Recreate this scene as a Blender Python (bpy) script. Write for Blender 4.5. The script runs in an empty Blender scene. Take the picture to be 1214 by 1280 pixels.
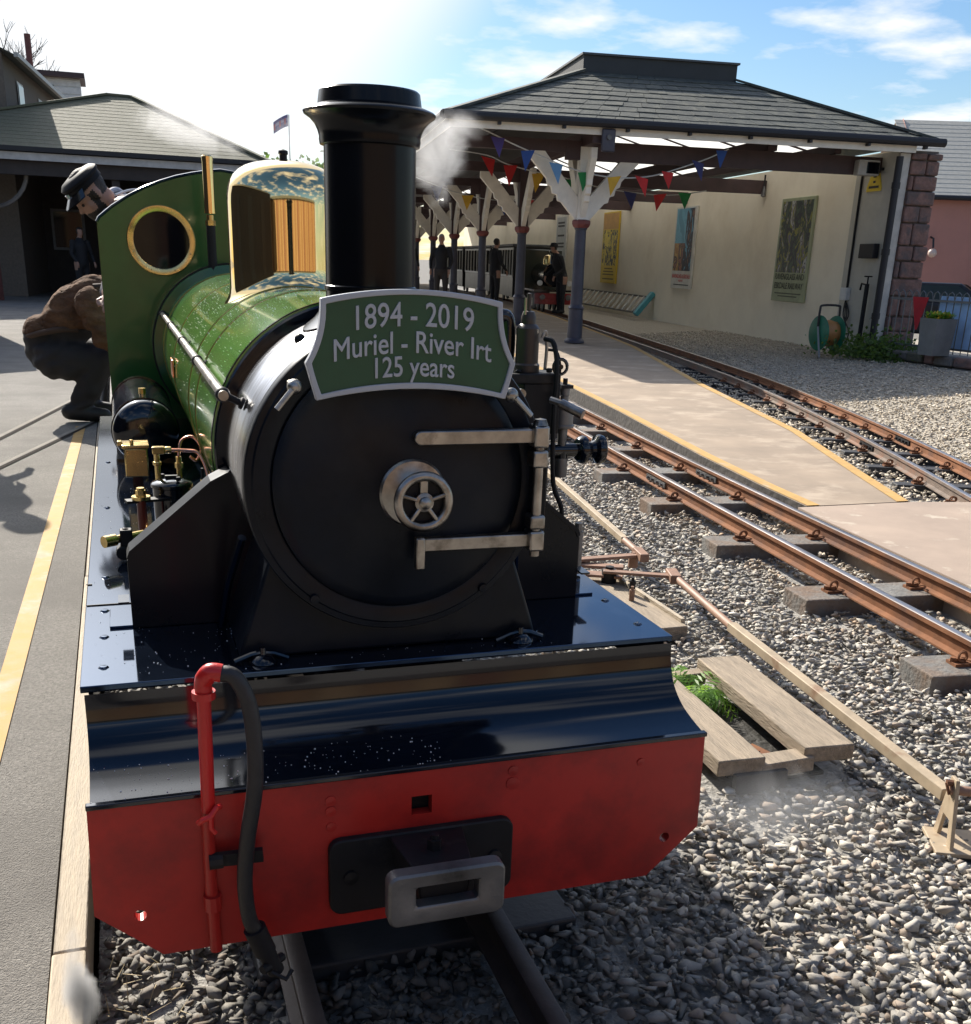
import bpy, bmesh, math, random
import numpy as np
from mathutils import Vector, Matrix
random.seed(7); rng = np.random.default_rng(7)
S = bpy.context.scene
COL = S.collection
R = math.radians
# ---------------------------------------------------------------- camera
cam_d = bpy.data.cameras.new('camera'); cam = bpy.data.objects.new('camera', cam_d); COL.objects.link(cam)
S.camera = cam
yaw, pitch, roll = R(19.094), R(20.298), R(1.982)
fw = Vector((math.sin(yaw)*math.cos(pitch), math.cos(yaw)*math.cos(pitch), -math.sin(pitch)))
rt = Vector((math.cos(yaw), -math.sin(yaw), 0)); up = rt.cross(fw)
rr = math.cos(roll)*rt + math.sin(roll)*up; uu = -math.sin(roll)*rt + math.cos(roll)*up
cam.matrix_world = Matrix(((rr.x, uu.x, -fw.x, -0.4407), (rr.y, uu.y, -fw.y, -1.575), (rr.z, uu.z, -fw.z, 1.283), (0, 0, 0, 1)))
cam_d.sensor_fit = 'HORIZONTAL'; cam_d.sensor_width = 36; cam_d.lens = 36*1309/1214
cam_d.shift_y = (809-640)/1214; cam_d.clip_start = .05; cam_d.clip_end = 2000
# ---------------------------------------------------------------- world + sun
SUN_EL, SUN_AZ = R(33.8), R(-14)
sund = Vector((math.sin(SUN_AZ)*math.cos(SUN_EL), math.cos(SUN_AZ)*math.cos(SUN_EL), math.sin(SUN_EL)))
W = bpy.data.worlds.new('World'); S.world = W; W.use_nodes = True
nt = W.node_tree; nt.nodes.clear(); L = nt.links.new
def wn(t, **k):
    n = nt.nodes.new(t)
    for a, b in k.items(): setattr(n, a, b)
    return n
out = wn('ShaderNodeOutputWorld'); bg = wn('ShaderNodeBackground'); bg.inputs[1].default_value = .05
sky = wn('ShaderNodeTexSky', sky_type='NISHITA', sun_disc=False, sun_elevation=SUN_EL, sun_rotation=SUN_AZ, air_density=1.2, dust_density=.5, ozone_density=1.6)
tc = wn('ShaderNodeTexCoord'); sep = wn('ShaderNodeSeparateXYZ'); L(tc.outputs['Generated'], sep.inputs[0])
zz = wn('ShaderNodeMath', operation='ADD'); zz.inputs[1].default_value = .12; L(sep.outputs[2], zz.inputs[0])
zm = wn('ShaderNodeMath', operation='MAXIMUM'); zm.inputs[1].default_value = .03; L(zz.outputs[0], zm.inputs[0])
cx = wn('ShaderNodeMath', operation='DIVIDE'); cy = wn('ShaderNodeMath', operation='DIVIDE')
L(sep.outputs[0], cx.inputs[0]); L(zm.outputs[0], cx.inputs[1]); L(sep.outputs[1], cy.inputs[0]); L(zm.outputs[0], cy.inputs[1])
cmb = wn('ShaderNodeCombineXYZ'); L(cx.outputs[0], cmb.inputs[0]); L(cy.outputs[0], cmb.inputs[1])
nz = wn('ShaderNodeTexNoise'); nz.inputs['Scale'].default_value = 2.1; nz.inputs['Detail'].default_value = 7; nz.inputs['Roughness'].default_value = .55; L(cmb.outputs[0], nz.inputs['Vector'])
rp = wn('ShaderNodeValToRGB'); rp.color_ramp.elements[0].position = .50; rp.color_ramp.elements[1].position = .66; L(nz.outputs[0], rp.inputs[0])
# bright veil of thin cloud round the sun
dt = wn('ShaderNodeVectorMath', operation='DOT_PRODUCT'); dt.inputs[1].default_value = sund; L(tc.outputs['Generated'], dt.inputs[0])
mr = wn('ShaderNodeMapRange', interpolation_type='SMOOTHSTEP'); mr.inputs[1].default_value = .785; mr.inputs[2].default_value = .838; L(dt.outputs['Value'], mr.inputs[0])
cl = wn('ShaderNodeMath', operation='MAXIMUM'); L(rp.outputs[0], cl.inputs[0]); L(mr.outputs[0], cl.inputs[1])
cm = wn('ShaderNodeMath', operation='MULTIPLY'); cm.inputs[1].default_value = .92; L(cl.outputs[0], cm.inputs[0])
mx = wn('ShaderNodeMix', data_type='RGBA'); L(cm.outputs[0], mx.inputs[0]); hs = wn('ShaderNodeHueSaturation'); hs.inputs['Saturation'].default_value = 1.2; L(sky.outputs[0], hs.inputs['Color']); tn0 = wn('ShaderNodeMix', data_type='RGBA', blend_type='MULTIPLY'); tn0.inputs[0].default_value = 1; tn0.inputs[7].default_value = (1.15,1.3,1.55,1); L(hs.outputs[0], tn0.inputs[6]); L(tn0.outputs[2], mx.inputs[6]); mx.inputs[7].default_value = (12.5, 12.6, 12.8, 1)
au = wn('ShaderNodeMapRange', interpolation_type='SMOOTHSTEP'); au.inputs[1].default_value = .90; au.inputs[2].default_value = 1.0; au.inputs[3].default_value = 1.; au.inputs[4].default_value = 4.5; L(dt.outputs['Value'], au.inputs[0])
vm = wn('ShaderNodeVectorMath', operation='SCALE'); L(mx.outputs[2], vm.inputs[0]); L(au.outputs[0], vm.inputs['Scale'])
L(vm.outputs[0], bg.inputs[0]); L(bg.outputs[0], out.inputs[0])
sl = bpy.data.lights.new('sun', 'SUN'); sl.energy = 5.0; sl.angle = R(.55); sl.color = (1, .93, .82)
so = bpy.data.objects.new('sun', sl); COL.objects.link(so); so.rotation_euler = (-sund).to_track_quat('-Z', 'Y').to_euler(); so.location = (0, 0, 30)
S.view_settings.view_transform = 'Standard'; S.view_settings.look = 'None'; S.view_settings.exposure = .8; S.view_settings.gamma = 1
S.cycles.max_bounces = 8; S.cycles.volume_step_rate = 1.0

# ---------------------------------------------------------------- materials
MATS = {}
def M(name, col=(.5,.5,.5), rough=.5, metal=0., var=.18, vs=5., bump=.0, bs=60., spec=.5, coat=0., col2=None, c2s=3., c2t=.55, c2w=.12, attr=None, trans=0., rvar=.1, stretch=None):
    m = bpy.data.materials.new(name); m.use_nodes = True; t = m.node_tree; N = t.nodes; K = t.links.new
    b = N['Principled BSDF']
    tcx = N.new('ShaderNodeTexCoord'); oi = N.new('ShaderNodeObjectInfo')
    ad = N.new('ShaderNodeVectorMath'); ad.operation = 'ADD'; ml = N.new('ShaderNodeMath'); ml.operation = 'MULTIPLY'; ml.inputs[1].default_value = 37.
    K(oi.outputs['Random'], ml.inputs[0]); K(tcx.outputs['Object'], ad.inputs[0]); K(ml.outputs[0], ad.inputs[1])
    vec = ad.outputs[0]
    if stretch:
        mp = N.new('ShaderNodeMapping'); mp.inputs['Scale'].default_value = stretch; K(vec, mp.inputs[0]); vec = mp.outputs[0]
    n1 = N.new('ShaderNodeTexNoise'); n1.inputs['Scale'].default_value = vs; n1.inputs['Detail'].default_value = 8; n1.inputs['Roughness'].default_value = .62; K(vec, n1.inputs['Vector'])
    r1 = N.new('ShaderNodeValToRGB'); e = r1.color_ramp.elements; e[0].position = .3; e[1].position = .7
    e[0].color = (*[max(0, c*(1-var)) for c in col], 1); e[1].color = (*[min(1, c*(1+var)) for c in col], 1); K(n1.outputs[0], r1.inputs[0])
    colout = r1.outputs[0]
    if attr:
        an = N.new('ShaderNodeAttribute'); an.attribute_name = attr
        mm = N.new('ShaderNodeMix'); mm.data_type = 'RGBA'; mm.blend_type = 'MULTIPLY'; mm.inputs[0].default_value = 1
        K(colout, mm.inputs[6]); K(an.outputs[0], mm.inputs[7]); colout = mm.outputs[2]
    if col2:
        n2 = N.new('ShaderNodeTexNoise'); n2.inputs['Scale'].default_value = c2s; n2.inputs['Detail'].default_value = 9; n2.inputs['Roughness'].default_value = .65; K(vec, n2.inputs['Vector'])
        mr_ = N.new('ShaderNodeMapRange'); mr_.inputs[1].default_value = c2t-c2w/2; mr_.inputs[2].default_value = c2t+c2w/2; K(n2.outputs[0], mr_.inputs[0])
        mm = N.new('ShaderNodeMix'); mm.data_type = 'RGBA'; K(mr_.outputs[0], mm.inputs[0]); K(colout, mm.inputs[6]); mm.inputs[7].default_value = (*col2, 1); colout = mm.outputs[2]
    K(colout, b.inputs['Base Color'])
    rm = N.new('ShaderNodeMapRange'); rm.inputs[3].default_value = max(.02, rough*(1-rvar*2)); rm.inputs[4].default_value = min(1, rough*(1+rvar*2)); K(n1.outputs[0], rm.inputs[0]); K(rm.outputs[0], b.inputs['Roughness'])
    b.inputs['Metallic'].default_value = metal; b.inputs['Specular IOR Level'].default_value = spec
    b.inputs['Coat Weight'].default_value = coat; b.inputs['Coat Roughness'].default_value = .06
    if trans: b.inputs['Transmission Weight'].default_value = trans
    if bump:
        n3 = N.new('ShaderNodeTexNoise'); n3.inputs['Scale'].default_value = bs; n3.inputs['Detail'].default_value = 5; K(vec, n3.inputs['Vector'])
        bp = N.new('ShaderNodeBump'); bp.inputs['Strength'].default_value = min(1, bump*3); bp.inputs['Distance'].default_value = bump*.05; K(n3.outputs[0], bp.inputs['Height']); K(bp.outputs[0], b.inputs['Normal'])
    MATS[name] = m; return m
black = M('gloss_black_paint', (.003,.005,.010), .1, var=.3, spec=.5, coat=.2, bump=.006, bs=9, rvar=.3)
deckblk = M('wet_deck_paint', (.004,.006,.011), .06, var=.3, spec=.6, coat=.0, bump=.004, bs=7, rvar=.3)
satin = M('satin_smokebox_black', (.004,.007,.013), .36, var=.6, vs=6, spec=.2, bump=.03, bs=35, col2=(.017,.019,.022), c2s=5, c2t=.6, c2w=.3, rvar=.4)
framebl = M('frame_black', (.003,.005,.009), .3, var=.3, spec=.22, coat=.03, bump=.02, bs=14, rvar=.3)
dull = M('sooty_black_iron', (.011,.011,.013), .55, var=.4, spec=.25, bump=.06, bs=50, col2=(.035,.03,.027), c2s=8, c2t=.62)
green = M('loco_green_paint', (.125,.30,.05), .13, var=.12, vs=3, spec=.55, coat=.7, bump=.004, bs=6)
cabgreen = M('cab_green_paint', (.022,.10,.026), .2, var=.2, vs=4, spec=.4, coat=.3, bump=.004, bs=6)
boardgreen = M('headboard_green', (.017,.075,.035), .4, var=.12, vs=14)
letter = M('silver_lettering', (.42,.44,.47), .45, var=.1)
red = M('red_beam_paint', (.41,.021,.016), .36, var=.16, vs=4, bump=.03, bs=30, spec=.45, col2=(.15,.012,.012), c2s=5.5, c2t=.60, c2w=.28)
redpipe = M('red_pipe_paint', (.55,.02,.018), .3, var=.12, bump=.05, bs=45)
dirtyred = M('dirty_red_paint', (.3,.016,.016), .45, var=.35, vs=20, bump=.06, bs=40)
_b = deckblk.node_tree.nodes['Principled BSDF']; _b.inputs['IOR'].default_value = 1.75; _b.inputs['Specular Tint'].default_value = (.40,.62,1,1)  # blue specular tint puts a blue sky reflection into the deck paint
steel = M('polished_blued_steel', (.34,.35,.38), .23, 1., var=.25, vs=7, rvar=.3, col2=(.17,.16,.155), c2s=4, c2t=.58, c2w=.25, stretch=(1,6,1))
worn = M('worn_bright_steel', (.36,.34,.31), .33, 1., var=.3, vs=25, bump=.05, bs=50, col2=(.10,.085,.07), c2s=14, c2t=.6, c2w=.2)
castst = M('cast_steel', (.2,.2,.2), .48, .7, var=.3, vs=18, bump=.08, bs=45, col2=(.05,.048,.045), c2s=9, c2t=.58, c2w=.3)
brass = M('polished_brass', (.86,.66,.34), .05, 1., var=.05, vs=6, rvar=.4)
brass2 = M('handled_brass', (.70,.52,.22), .26, 1., var=.2, vs=20, col2=(.28,.2,.09), c2s=12, c2t=.62)
copper = M('copper', (.75,.33,.2), .25, 1., var=.2, vs=20)
glassd = M('dark_glass', (.004,.005,.008), .05, var=.1, spec=.25)
rubber = M('black_rubber_hose', (.016,.016,.018), .5, var=.3, bump=.12, bs=60)
rust = M('rusty_rail_steel', (.215,.098,.05), .8, spec=.2, var=.3, vs=9, bump=.08, bs=60, col2=(.13,.07,.05), c2s=4, c2t=.58, c2w=.2)
railtop = M('bright_rail_head', (.42,.38,.36), .3, .85, var=.25, vs=12, stretch=(1,.2,1))
darkrail = M('dark_rail_steel', (.06,.045,.04), .55, .3, var=.3, vs=9, bump=.08)
greyrail = M('grey_brown_rail', (.16,.12,.095), .6, var=.3, vs=9, bump=.06, col2=(.2,.1,.06), c2s=3)
sleeperm = M('grey_concrete_sleeper', (.15,.145,.135), .8, var=.3, vs=14, bump=.2, bs=60, col2=(.16,.105,.07), c2s=5, c2t=.52, c2w=.2)
darksleeper = M('oily_sleeper', (.03,.03,.032), .6, var=.4, vs=8, bump=.1)
concrete = M('platform_concrete', (.29,.225,.165), .85, var=.2, vs=2.2, bump=.1, bs=90, col2=(.40,.32,.24), c2s=2.6, c2t=.58, c2w=.14, stretch=(.85,1.1,1))
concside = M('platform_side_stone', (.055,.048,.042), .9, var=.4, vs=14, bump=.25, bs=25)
apronm = M('pinkish_concrete', (.34,.262,.205), .85, var=.13, vs=3, bump=.1, bs=90, col2=(.46,.39,.31), c2s=2.2, c2t=.62, c2w=.06)
yellow = M('worn_yellow_paint', (.46,.275,.085), .8, var=.15, vs=14, bump=.06, bs=120, col2=(.42,.32,.2), c2s=4.5, c2t=.60, c2w=.12)
tarmac = M('pale_tarmac', (.232,.217,.195), .9, var=.4, vs=110, bump=.25, bs=260, spec=.25, col2=(.17,.158,.142), c2s=1.4, c2t=.52, c2w=.25)
gritm = M('tan_grit', (.36,.32,.26), .95, var=.35, vs=30, bump=.3, bs=60)
grey_grit = M('grey_grit', (.29,.275,.25), .95, var=.4, vs=30, bump=.3, bs=60)
groundm = M('earth_and_grit', (.11,.10,.088), .95, var=.3, vs=2, bump=.2, bs=30)
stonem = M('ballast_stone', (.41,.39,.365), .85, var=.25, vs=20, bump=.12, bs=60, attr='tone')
timber = M('weathered_plank', (.315,.25,.18), .8, var=.25, vs=6, bump=.2, bs=22, col2=(.22,.175,.125), c2s=4, c2t=.57, c2w=.2, stretch=(9,1,9))
timber2 = M('pale_edging_board', (.42,.35,.26), .8, var=.2, vs=8, bump=.15, bs=30, stretch=(9,1,9))
cream = M('cream_rodding_paint', (.38,.30,.205), .65, var=.2, vs=10, bump=.06, col2=(.25,.15,.09), c2s=7, c2t=.64)
rodrust = M('brown_rodding_pipe', (.26,.15,.10), .6, var=.25, vs=10)
creamwall = M('cream_render', (.84,.76,.61), .85, var=.05, vs=1.2, bump=.06, bs=40, col2=(.74,.65,.50), c2s=.8, c2t=.6, c2w=.25)
white = M('off_white_paint', (.74,.69,.60), .6, var=.1, vs=6)
slate = M('dark_tiles', (.062,.068,.058), .75, var=.34, vs=5, bump=.2, bs=30, col2=(.11,.11,.085), c2s=5, c2t=.58)
slateL = M('mossy_tiles', (.115,.112,.068), .8, var=.25, vs=14, bump=.2, bs=30, col2=(.145,.13,.085), c2s=5, c2t=.58)
slateP = M('pale_slates', (.42,.40,.35), .8, var=.12, vs=9, bump=.12, bs=20)
gutterm = M('dark_gutter', (.012,.011,.014), .55, var=.2)
maroon = M('maroon_brown_beam', (.055,.03,.03), .6, var=.25, vs=5)
colblue = M('slate_blue_ironwork', (.05,.05,.07), .45, var=.2)
capred = M('dull_red_capital', (.18,.045,.04), .5, var=.2)
pierm = M('red_sandstone', (.20,.115,.095), .9, var=.35, vs=9, bump=.35, bs=18, col2=(.12,.09,.085), c2s=5, c2t=.55)
mortar = M('grey_mortar', (.17,.15,.135), .95, var=.2, vs=15, bump=.2)
pinkm = M('pink_render', (.43,.20,.16), .85, var=.06, vs=2, bump=.05)
leaf = M('leaf_green', (.06,.11,.022), .55, var=.4, vs=3, attr='tone')
fernm = M('fern_green', (.13,.26,.035), .5, var=.3, vs=6, attr='tone')
def translucent(m, col, f):
    N = m.node_tree.nodes; K = m.node_tree.links.new; t = N.new('ShaderNodeBsdfTranslucent'); t.inputs[0].default_value = (*col,1); x = N.new('ShaderNodeMixShader'); x.inputs[0].default_value = f
    K(N['Principled BSDF'].outputs[0], x.inputs[1]); K(t.outputs[0], x.inputs[2]); K(x.outputs[0], N['Material Output'].inputs[0])
translucent(fernm, (.30,.52,.06), .5); translucent(leaf, (.14,.24,.04), .4)
bark = M('bark', (.09,.075,.06), .9, var=.3, vs=8, bump=.3, bs=20)
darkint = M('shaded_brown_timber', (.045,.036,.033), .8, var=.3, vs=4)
housew = M('brown_pebbledash', (.13,.105,.085), .9, var=.2, vs=20, bump=.2)
brickm = M('dark_red_brick', (.16,.06,.05), .85, var=.3, vs=10, bump=.2)
plain = {}
def P_(name, col, rough=.7, metal=0., **k):
    if name not in plain: plain[name] = M(name, col, rough, metal, **k)
    return plain[name]

# ---------------------------------------------------------------- mesh helpers
class MB:
    def __init__(s): s.v = []; s.f = []; s.mi = []; s.cur = 0
    def add(s, vs, fs):
        o = len(s.v); s.v += [tuple(v) for v in vs]; s.f += [tuple(i+o for i in f) for f in fs]; s.mi += [s.cur]*len(fs); return s
    def box(s, c, d, rz=0., M4=None):
        x, y, z = [k/2 for k in d]; m = M4 or Matrix.Rotation(rz, 3, 'Z'); c = Vector(c)
        vs = [c + m @ Vector(p) for p in [(-x,-y,-z),(x,-y,-z),(x,y,-z),(-x,y,-z),(-x,-y,z),(x,-y,z),(x,y,z),(-x,y,z)]]
        return s.add(vs, [(0,3,2,1),(4,5,6,7),(0,1,5,4),(1,2,6,5),(2,3,7,6),(3,0,4,7)])
    def bar(s, a, b, w, h):   # box from a to b
        a, b = Vector(a), Vector(b); d = b-a; q = d.to_track_quat('Y', 'Z').to_matrix()
        return s.box((a+b)/2, (w, d.length, h), M4=q)
    def cyl(s, a, b, r0, r1=None, n=20, cap=True):
        r1 = r0 if r1 is None else r1; a, b = Vector(a), Vector(b); q = (b-a).to_track_quat('Z', 'Y').to_matrix()
        vs = []
        for p, r in ((a, r0), (b, r1)):
            vs += [p + q @ Vector((r*math.cos(2*math.pi*k/n), r*math.sin(2*math.pi*k/n), 0)) for k in range(n)]
        fs = [(k, (k+1) % n, n+(k+1) % n, n+k) for k in range(n)]
        if cap: fs += [tuple(range(n-1, -1, -1)), tuple(range(n, 2*n))]
        return s.add(vs, fs)
    def lathe(s, prof, o=(0,0,0), axis='Z', n=32, fn=None, close=False):  # prof: (r, h)
        vs = []
        for r, h in prof:
            for k in range(n):
                a = 2*math.pi*k/n; c_, s_ = r*math.cos(a), r*math.sin(a)
                p = (c_, s_, h) if axis == 'Z' else ((c_, h, s_) if axis == 'Y' else (h, c_, s_))
                p = Vector(p) + Vector(o); vs.append(fn(p, r, h) if fn else p)
        fs = []
        for i in range(len(prof)-1 + (1 if close else 0)):
            j = (i+1) % len(prof)
            for k in range(n):
                q = (i*n+k, i*n+(k+1) % n, j*n+(k+1) % n, j*n+k); fs.append(q if axis != 'Y' else q[::-1])
        return s.add(vs, fs)
    def tube(s, pts, r, n=10, cap=True):
        pts = [Vector(p) for p in pts]; rs = r if isinstance(r, (list, tuple)) else [r]*len(pts)
        vs = []; prev = None
        for i, p in enumerate(pts):
            d = (pts[min(i+1, len(pts)-1)] - pts[max(i-1, 0)]).normalized()
            if prev is None: a = d.orthogonal().normalized()
            else: a = (prev - d*prev.dot(d)).normalized()
            prev = a; b = d.cross(a)
            vs += [p + rs[i]*(math.cos(2*math.pi*k/n)*a + math.sin(2*math.pi*k/n)*b) for k in range(n)]
        fs = [(i*n+k, i*n+(k+1) % n, (i+1)*n+(k+1) % n, (i+1)*n+k) for i in range(len(pts)-1) for k in range(n)]
        if cap: fs += [tuple(range(n-1, -1, -1)), tuple(range((len(pts)-1)*n, len(pts)*n))]
        return s.add(vs, fs)
    def prism(s, poly, fn0, fn1):   # poly of 2D points, fn maps (a,b)->3D for both caps
        n = len(poly); vs = [fn0(*p) for p in poly] + [fn1(*p) for p in poly]
        return s.add(vs, [tuple(range(n-1, -1, -1)), tuple(range(n, 2*n))] + [(k, (k+1) % n, n+(k+1) % n, n+k) for k in range(n)])
    def ball(s, c, r, n=12, m=8, sc=(1,1,1)):
        vs = [Vector(c)+Vector((0,0,-r*sc[2]))]
        for i in range(1, m):
            t = math.pi*i/m-math.pi/2
            vs += [Vector(c)+Vector((r*sc[0]*math.cos(t)*math.cos(2*math.pi*k/n), r*sc[1]*math.cos(t)*math.sin(2*math.pi*k/n), r*sc[2]*math.sin(t))) for k in range(n)]
        vs.append(Vector(c)+Vector((0,0,r*sc[2]))); L_ = len(vs)-1
        fs = [(0, 1+(k+1) % n, 1+k) for k in range(n)] + [(L_, 1+(m-2)*n+k, 1+(m-2)*n+(k+1) % n) for k in range(n)]
        fs += [(1+i*n+k, 1+i*n+(k+1) % n, 1+(i+1)*n+(k+1) % n, 1+(i+1)*n+k) for i in range(m-2) for k in range(n)]
        return s.add(vs, fs)
    def build(s, name, mat, parent=None, smooth=True, bevel=0., seg=2, ang=35, origin=None):
        vs = np.array([tuple(v) for v in s.v], float); lo, hi = vs.min(0), vs.max(0)
        o = Vector((lo+hi)/2) if origin is None else Vector(origin)
        if origin is None: o.z = lo[2]
        me = bpy.data.meshes.new(name); me.from_pydata([tuple(v - np.array(o)) for v in vs], [], s.f); me.update()
        for m_ in (mat if isinstance(mat, (list, tuple)) else [mat]): me.materials.append(m_)
        if isinstance(mat, (list, tuple)): me.polygons.foreach_set('material_index', s.mi)
        bm = bmesh.new(); bm.from_mesh(me); bmesh.ops.recalc_face_normals(bm, faces=bm.faces); bm.to_mesh(me); bm.free()
        if smooth:
            me.polygons.foreach_set('use_smooth', [True]*len(me.polygons)); me.set_sharp_from_angle(angle=R(ang))
        ob = bpy.data.objects.new(name, me); COL.objects.link(ob)
        if parent: ob.parent = parent; ob.location = o - wloc(parent)
        else: ob.location = o
        if bevel:
            b = ob.modifiers.new('bevel', 'BEVEL'); b.width = bevel; b.segments = seg; b.limit_method = 'ANGLE'; b.angle_limit = R(40); b.harden_normals = False
        return ob
def wloc(o):
    l = o.location.copy()
    while o.parent: o = o.parent; l += o.location
    return l
def tag(o, label=None, cat=None, group=None, kind=None):
    if label: o['label'] = label
    if cat: o['category'] = cat
    if group: o['group'] = group
    if kind: o['kind'] = kind
    return o
def thing(name, label, cat, loc=(0,0,0), group=None):
    o = bpy.data.objects.new(name, None); COL.objects.link(o); o.location = loc; o.empty_display_size = .2
    return tag(o, label, cat, group)
def dup(o, parent=None, loc=None):
    c = o.copy(); COL.objects.link(c)
    if parent is not None: c.parent = parent
    if loc is not None: c.location = loc
    for ch in [x for x in o.children]: dup(ch, c)
    return c
def cut(ob, cutter_mb):   # real hole through a mesh
    cu = cutter_mb.build('cutter', black, smooth=False)
    bpy.context.view_layer.update()
    mo = ob.modifiers.new('hole', 'BOOLEAN'); mo.object = cu; mo.operation = 'DIFFERENCE'; mo.solver = 'EXACT'
    dg = bpy.context.evaluated_depsgraph_get(); dg.update()
    me = bpy.data.meshes.new_from_object(ob.evaluated_get(dg)); ob.modifiers.clear(); ob.data = me
    bpy.data.objects.remove(cu)
def text_mesh(txt, size, mat, name, parent, fn, bold=0., extrude=.003, align='CENTER', track=1.):
    cu = bpy.data.curves.new(name, 'FONT'); cu.body = txt; cu.size = size; cu.extrude = extrude; cu.bevel_depth = bold; cu.bevel_resolution = 0; cu.align_x = align; cu.space_character = track; cu.resolution_u = 4
    ob = bpy.data.objects.new('tmp', cu); COL.objects.link(ob); bpy.context.view_layer.update()
    me = bpy.data.meshes.new_from_object(ob); bpy.data.objects.remove(ob)
    co = np.array([v.co for v in me.vertices]); pl = wloc(parent)
    for v, c in zip(me.vertices, co): v.co = Vector(fn(*c)) - pl
    me.materials.clear(); me.materials.append(mat); me.update()
    o = bpy.data.objects.new(name, me); COL.objects.link(o); o.parent = parent; return o
def spline(pts, n=8):
    pts = [Vector(p) for p in pts]; o = []
    for i in range(len(pts)-1):
        p0, p1, p2, p3 = pts[max(i-1,0)], pts[i], pts[i+1], pts[min(i+2, len(pts)-1)]
        for k in range(n):
            t = k/n; o.append(.5*((2*p1)+(p2-p0)*t+(2*p0-5*p1+4*p2-p3)*t*t+(3*p1-p0-3*p2+p3)*t**3))
    o.append(pts[-1]); return o
def roundrect(x0, x1, z0, z1, r, n=5):
    o = []
    for cx_, cz_, a0 in ((x1-r, z1-r, 0), (x0+r, z1-r, 90), (x0+r, z0+r, 180), (x1-r, z0+r, 270)):
        o += [(cx_+r*math.cos(R(a0+90*k/n)), cz_+r*math.sin(R(a0+90*k/n))) for k in range(n+1)]
    return o
def circ(cx_, cz_, r, n=24): return [(cx_+r*math.cos(2*math.pi*k/n), cz_+r*math.sin(2*math.pi*k/n)) for k in range(n)]
def sheet(name, pts, mat, kind='structure', parent=None):
    return tag(MB().add(pts, [tuple(range(len(pts)))]).build(name, mat, parent, smooth=False), kind=None if parent else kind)
# ================================================================ SETTING
sheet('ground', [(-500,-300,-.5),(500,-300,-.5),(500,900,-.5),(-500,900,-.5)], groundm)
# tarmac yard on the left, level with the rail heads
MB().prism([(-40,-12),(-.665,-12),(-.665,60),(-40,60)], lambda a,b:(a,b,-.55), lambda a,b:(a,b,-.004)).build('tarmac_yard', tarmac, smooth=False)['kind'] = 'structure'
# road and forecourt beyond the far wall
sheet('road', [(12.3,-5,-.31),(70,-5,-.31),(70,60,-.31),(17.5,60,-.31),(12.3,16,-.31)], tarmac)
MB().add([(-.59,-4,-.135),(.7,-4,-.135),(1.6,-4,-.168),(12.2,-4,-.168),(-.59,60,-.135),(.7,60,-.135),(1.6,60,-.168),(12.2,60,-.168)], [(0,1,5,4),(1,2,6,5),(2,3,7,6)]).build('ballast_bed', grey_grit, smooth=False)['kind'] = 'structure'
# yellow safety line and grooved rails in the yard
MB().add([(-.93,-1,0),(-.865,-1,0),(-.745,7,0),(-.815,7,0)], [(0,1,2,3)]).build('yellow_line', yellow, smooth=False)['kind'] = 'structure'
for gi, (a, b) in enumerate((((-2.0,3.3),(-.67,9.6)), ((-1.70,3.75),(-.67,7.35)))):
    d = (Vector((*b,0))-Vector((*a,0))).normalized(); n_ = Vector((d.y,-d.x,0))
    g = thing('grooved_rail', ['steel rail sunk in the tarmac, passing beneath the crouching person boots','outer steel rail sunk in the tarmac behind the crouching person'][gi], 'rail', (*a, 0), 'rails sunk in the tarmac')
    A, B = Vector((*a, .001)), Vector((*b, .001))
    MB().add([A-n_*.016, A+n_*.016, B+n_*.016, B-n_*.016], [(0,1,2,3)]).build('rail_head', P_('yard_rail', (.26,.24,.21), .9, spec=.1), g, smooth=False)
    MB().add([A+n_*.02, A+n_*.05, B+n_*.05, B+n_*.02], [(0,1,2,3)]).build('groove', P_('rail_groove', (.045,.04,.036), .95, spec=.02), g, smooth=False)
e1 = thing('edging_board', 'pale weathered timber edging between tarmac and the engine track', 'board', (-.63, 0, 0))
for k, (y0, y1) in enumerate(((-1.3,.28),(.285,2.9),(2.905,7.5))):
    MB().box((-.632+.002*k, (y0+y1)/2, -.062), (.062, y1-y0, .12)).build('board', timber2, e1, bevel=.004)
# ---- platform ramp with yellow edges
def plz(y): return min(.1, max(0., .008*(y-3.5)))
PL = [(3.26,3.50),(3.31,4.05),(3.45,5.1),(3.80,7.2),(4.06,9.0),(4.55,12),(5.05,15),(6.35,22),(8.6,35),(11.0,50)]
PR = [(3.99,3.51),(4.285,4.33),(4.91,6.01),(5.75,9.07),(7.20,13.8),(9.25,22.3),(11.9,35),(13.8,50)]
def interp(P, y):
    return float(np.interp(y, [p[1] for p in P], [p[0] for p in P]))
ys = sorted(set([3.51,4.05,4.33,5.1,6,7.2,8,9.05,10.5,12,13.8,15,18,22.2,28,35,50]))
smooth_L = lambda y: interp(PL, y); smooth_R = lambda y: interp(PR, y)
pm_ = MB(); n = len(ys)
vs = []
for y in ys:
    l, r_, z = smooth_L(y), smooth_R(y), plz(y)
    vs += [(l,y,z),(r_,y,z),(l-.0,y,-.2),(r_,y,-.2)]
fs = []; mi = []
for i in range(n-1):
    a, b = i*4, i*4+4
    fs += [(a,a+1,b+1,b),(a,b,b+2,a+2),(a+1,a+3,b+3,b+1)]; mi += [0,1,1]
fs += [(0,2,3,1)]; mi += [1]
pm_.add(vs, fs); pm_.mi = mi
tag(pm_.build('platform', [concrete, concside], smooth=False), kind='structure')
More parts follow.
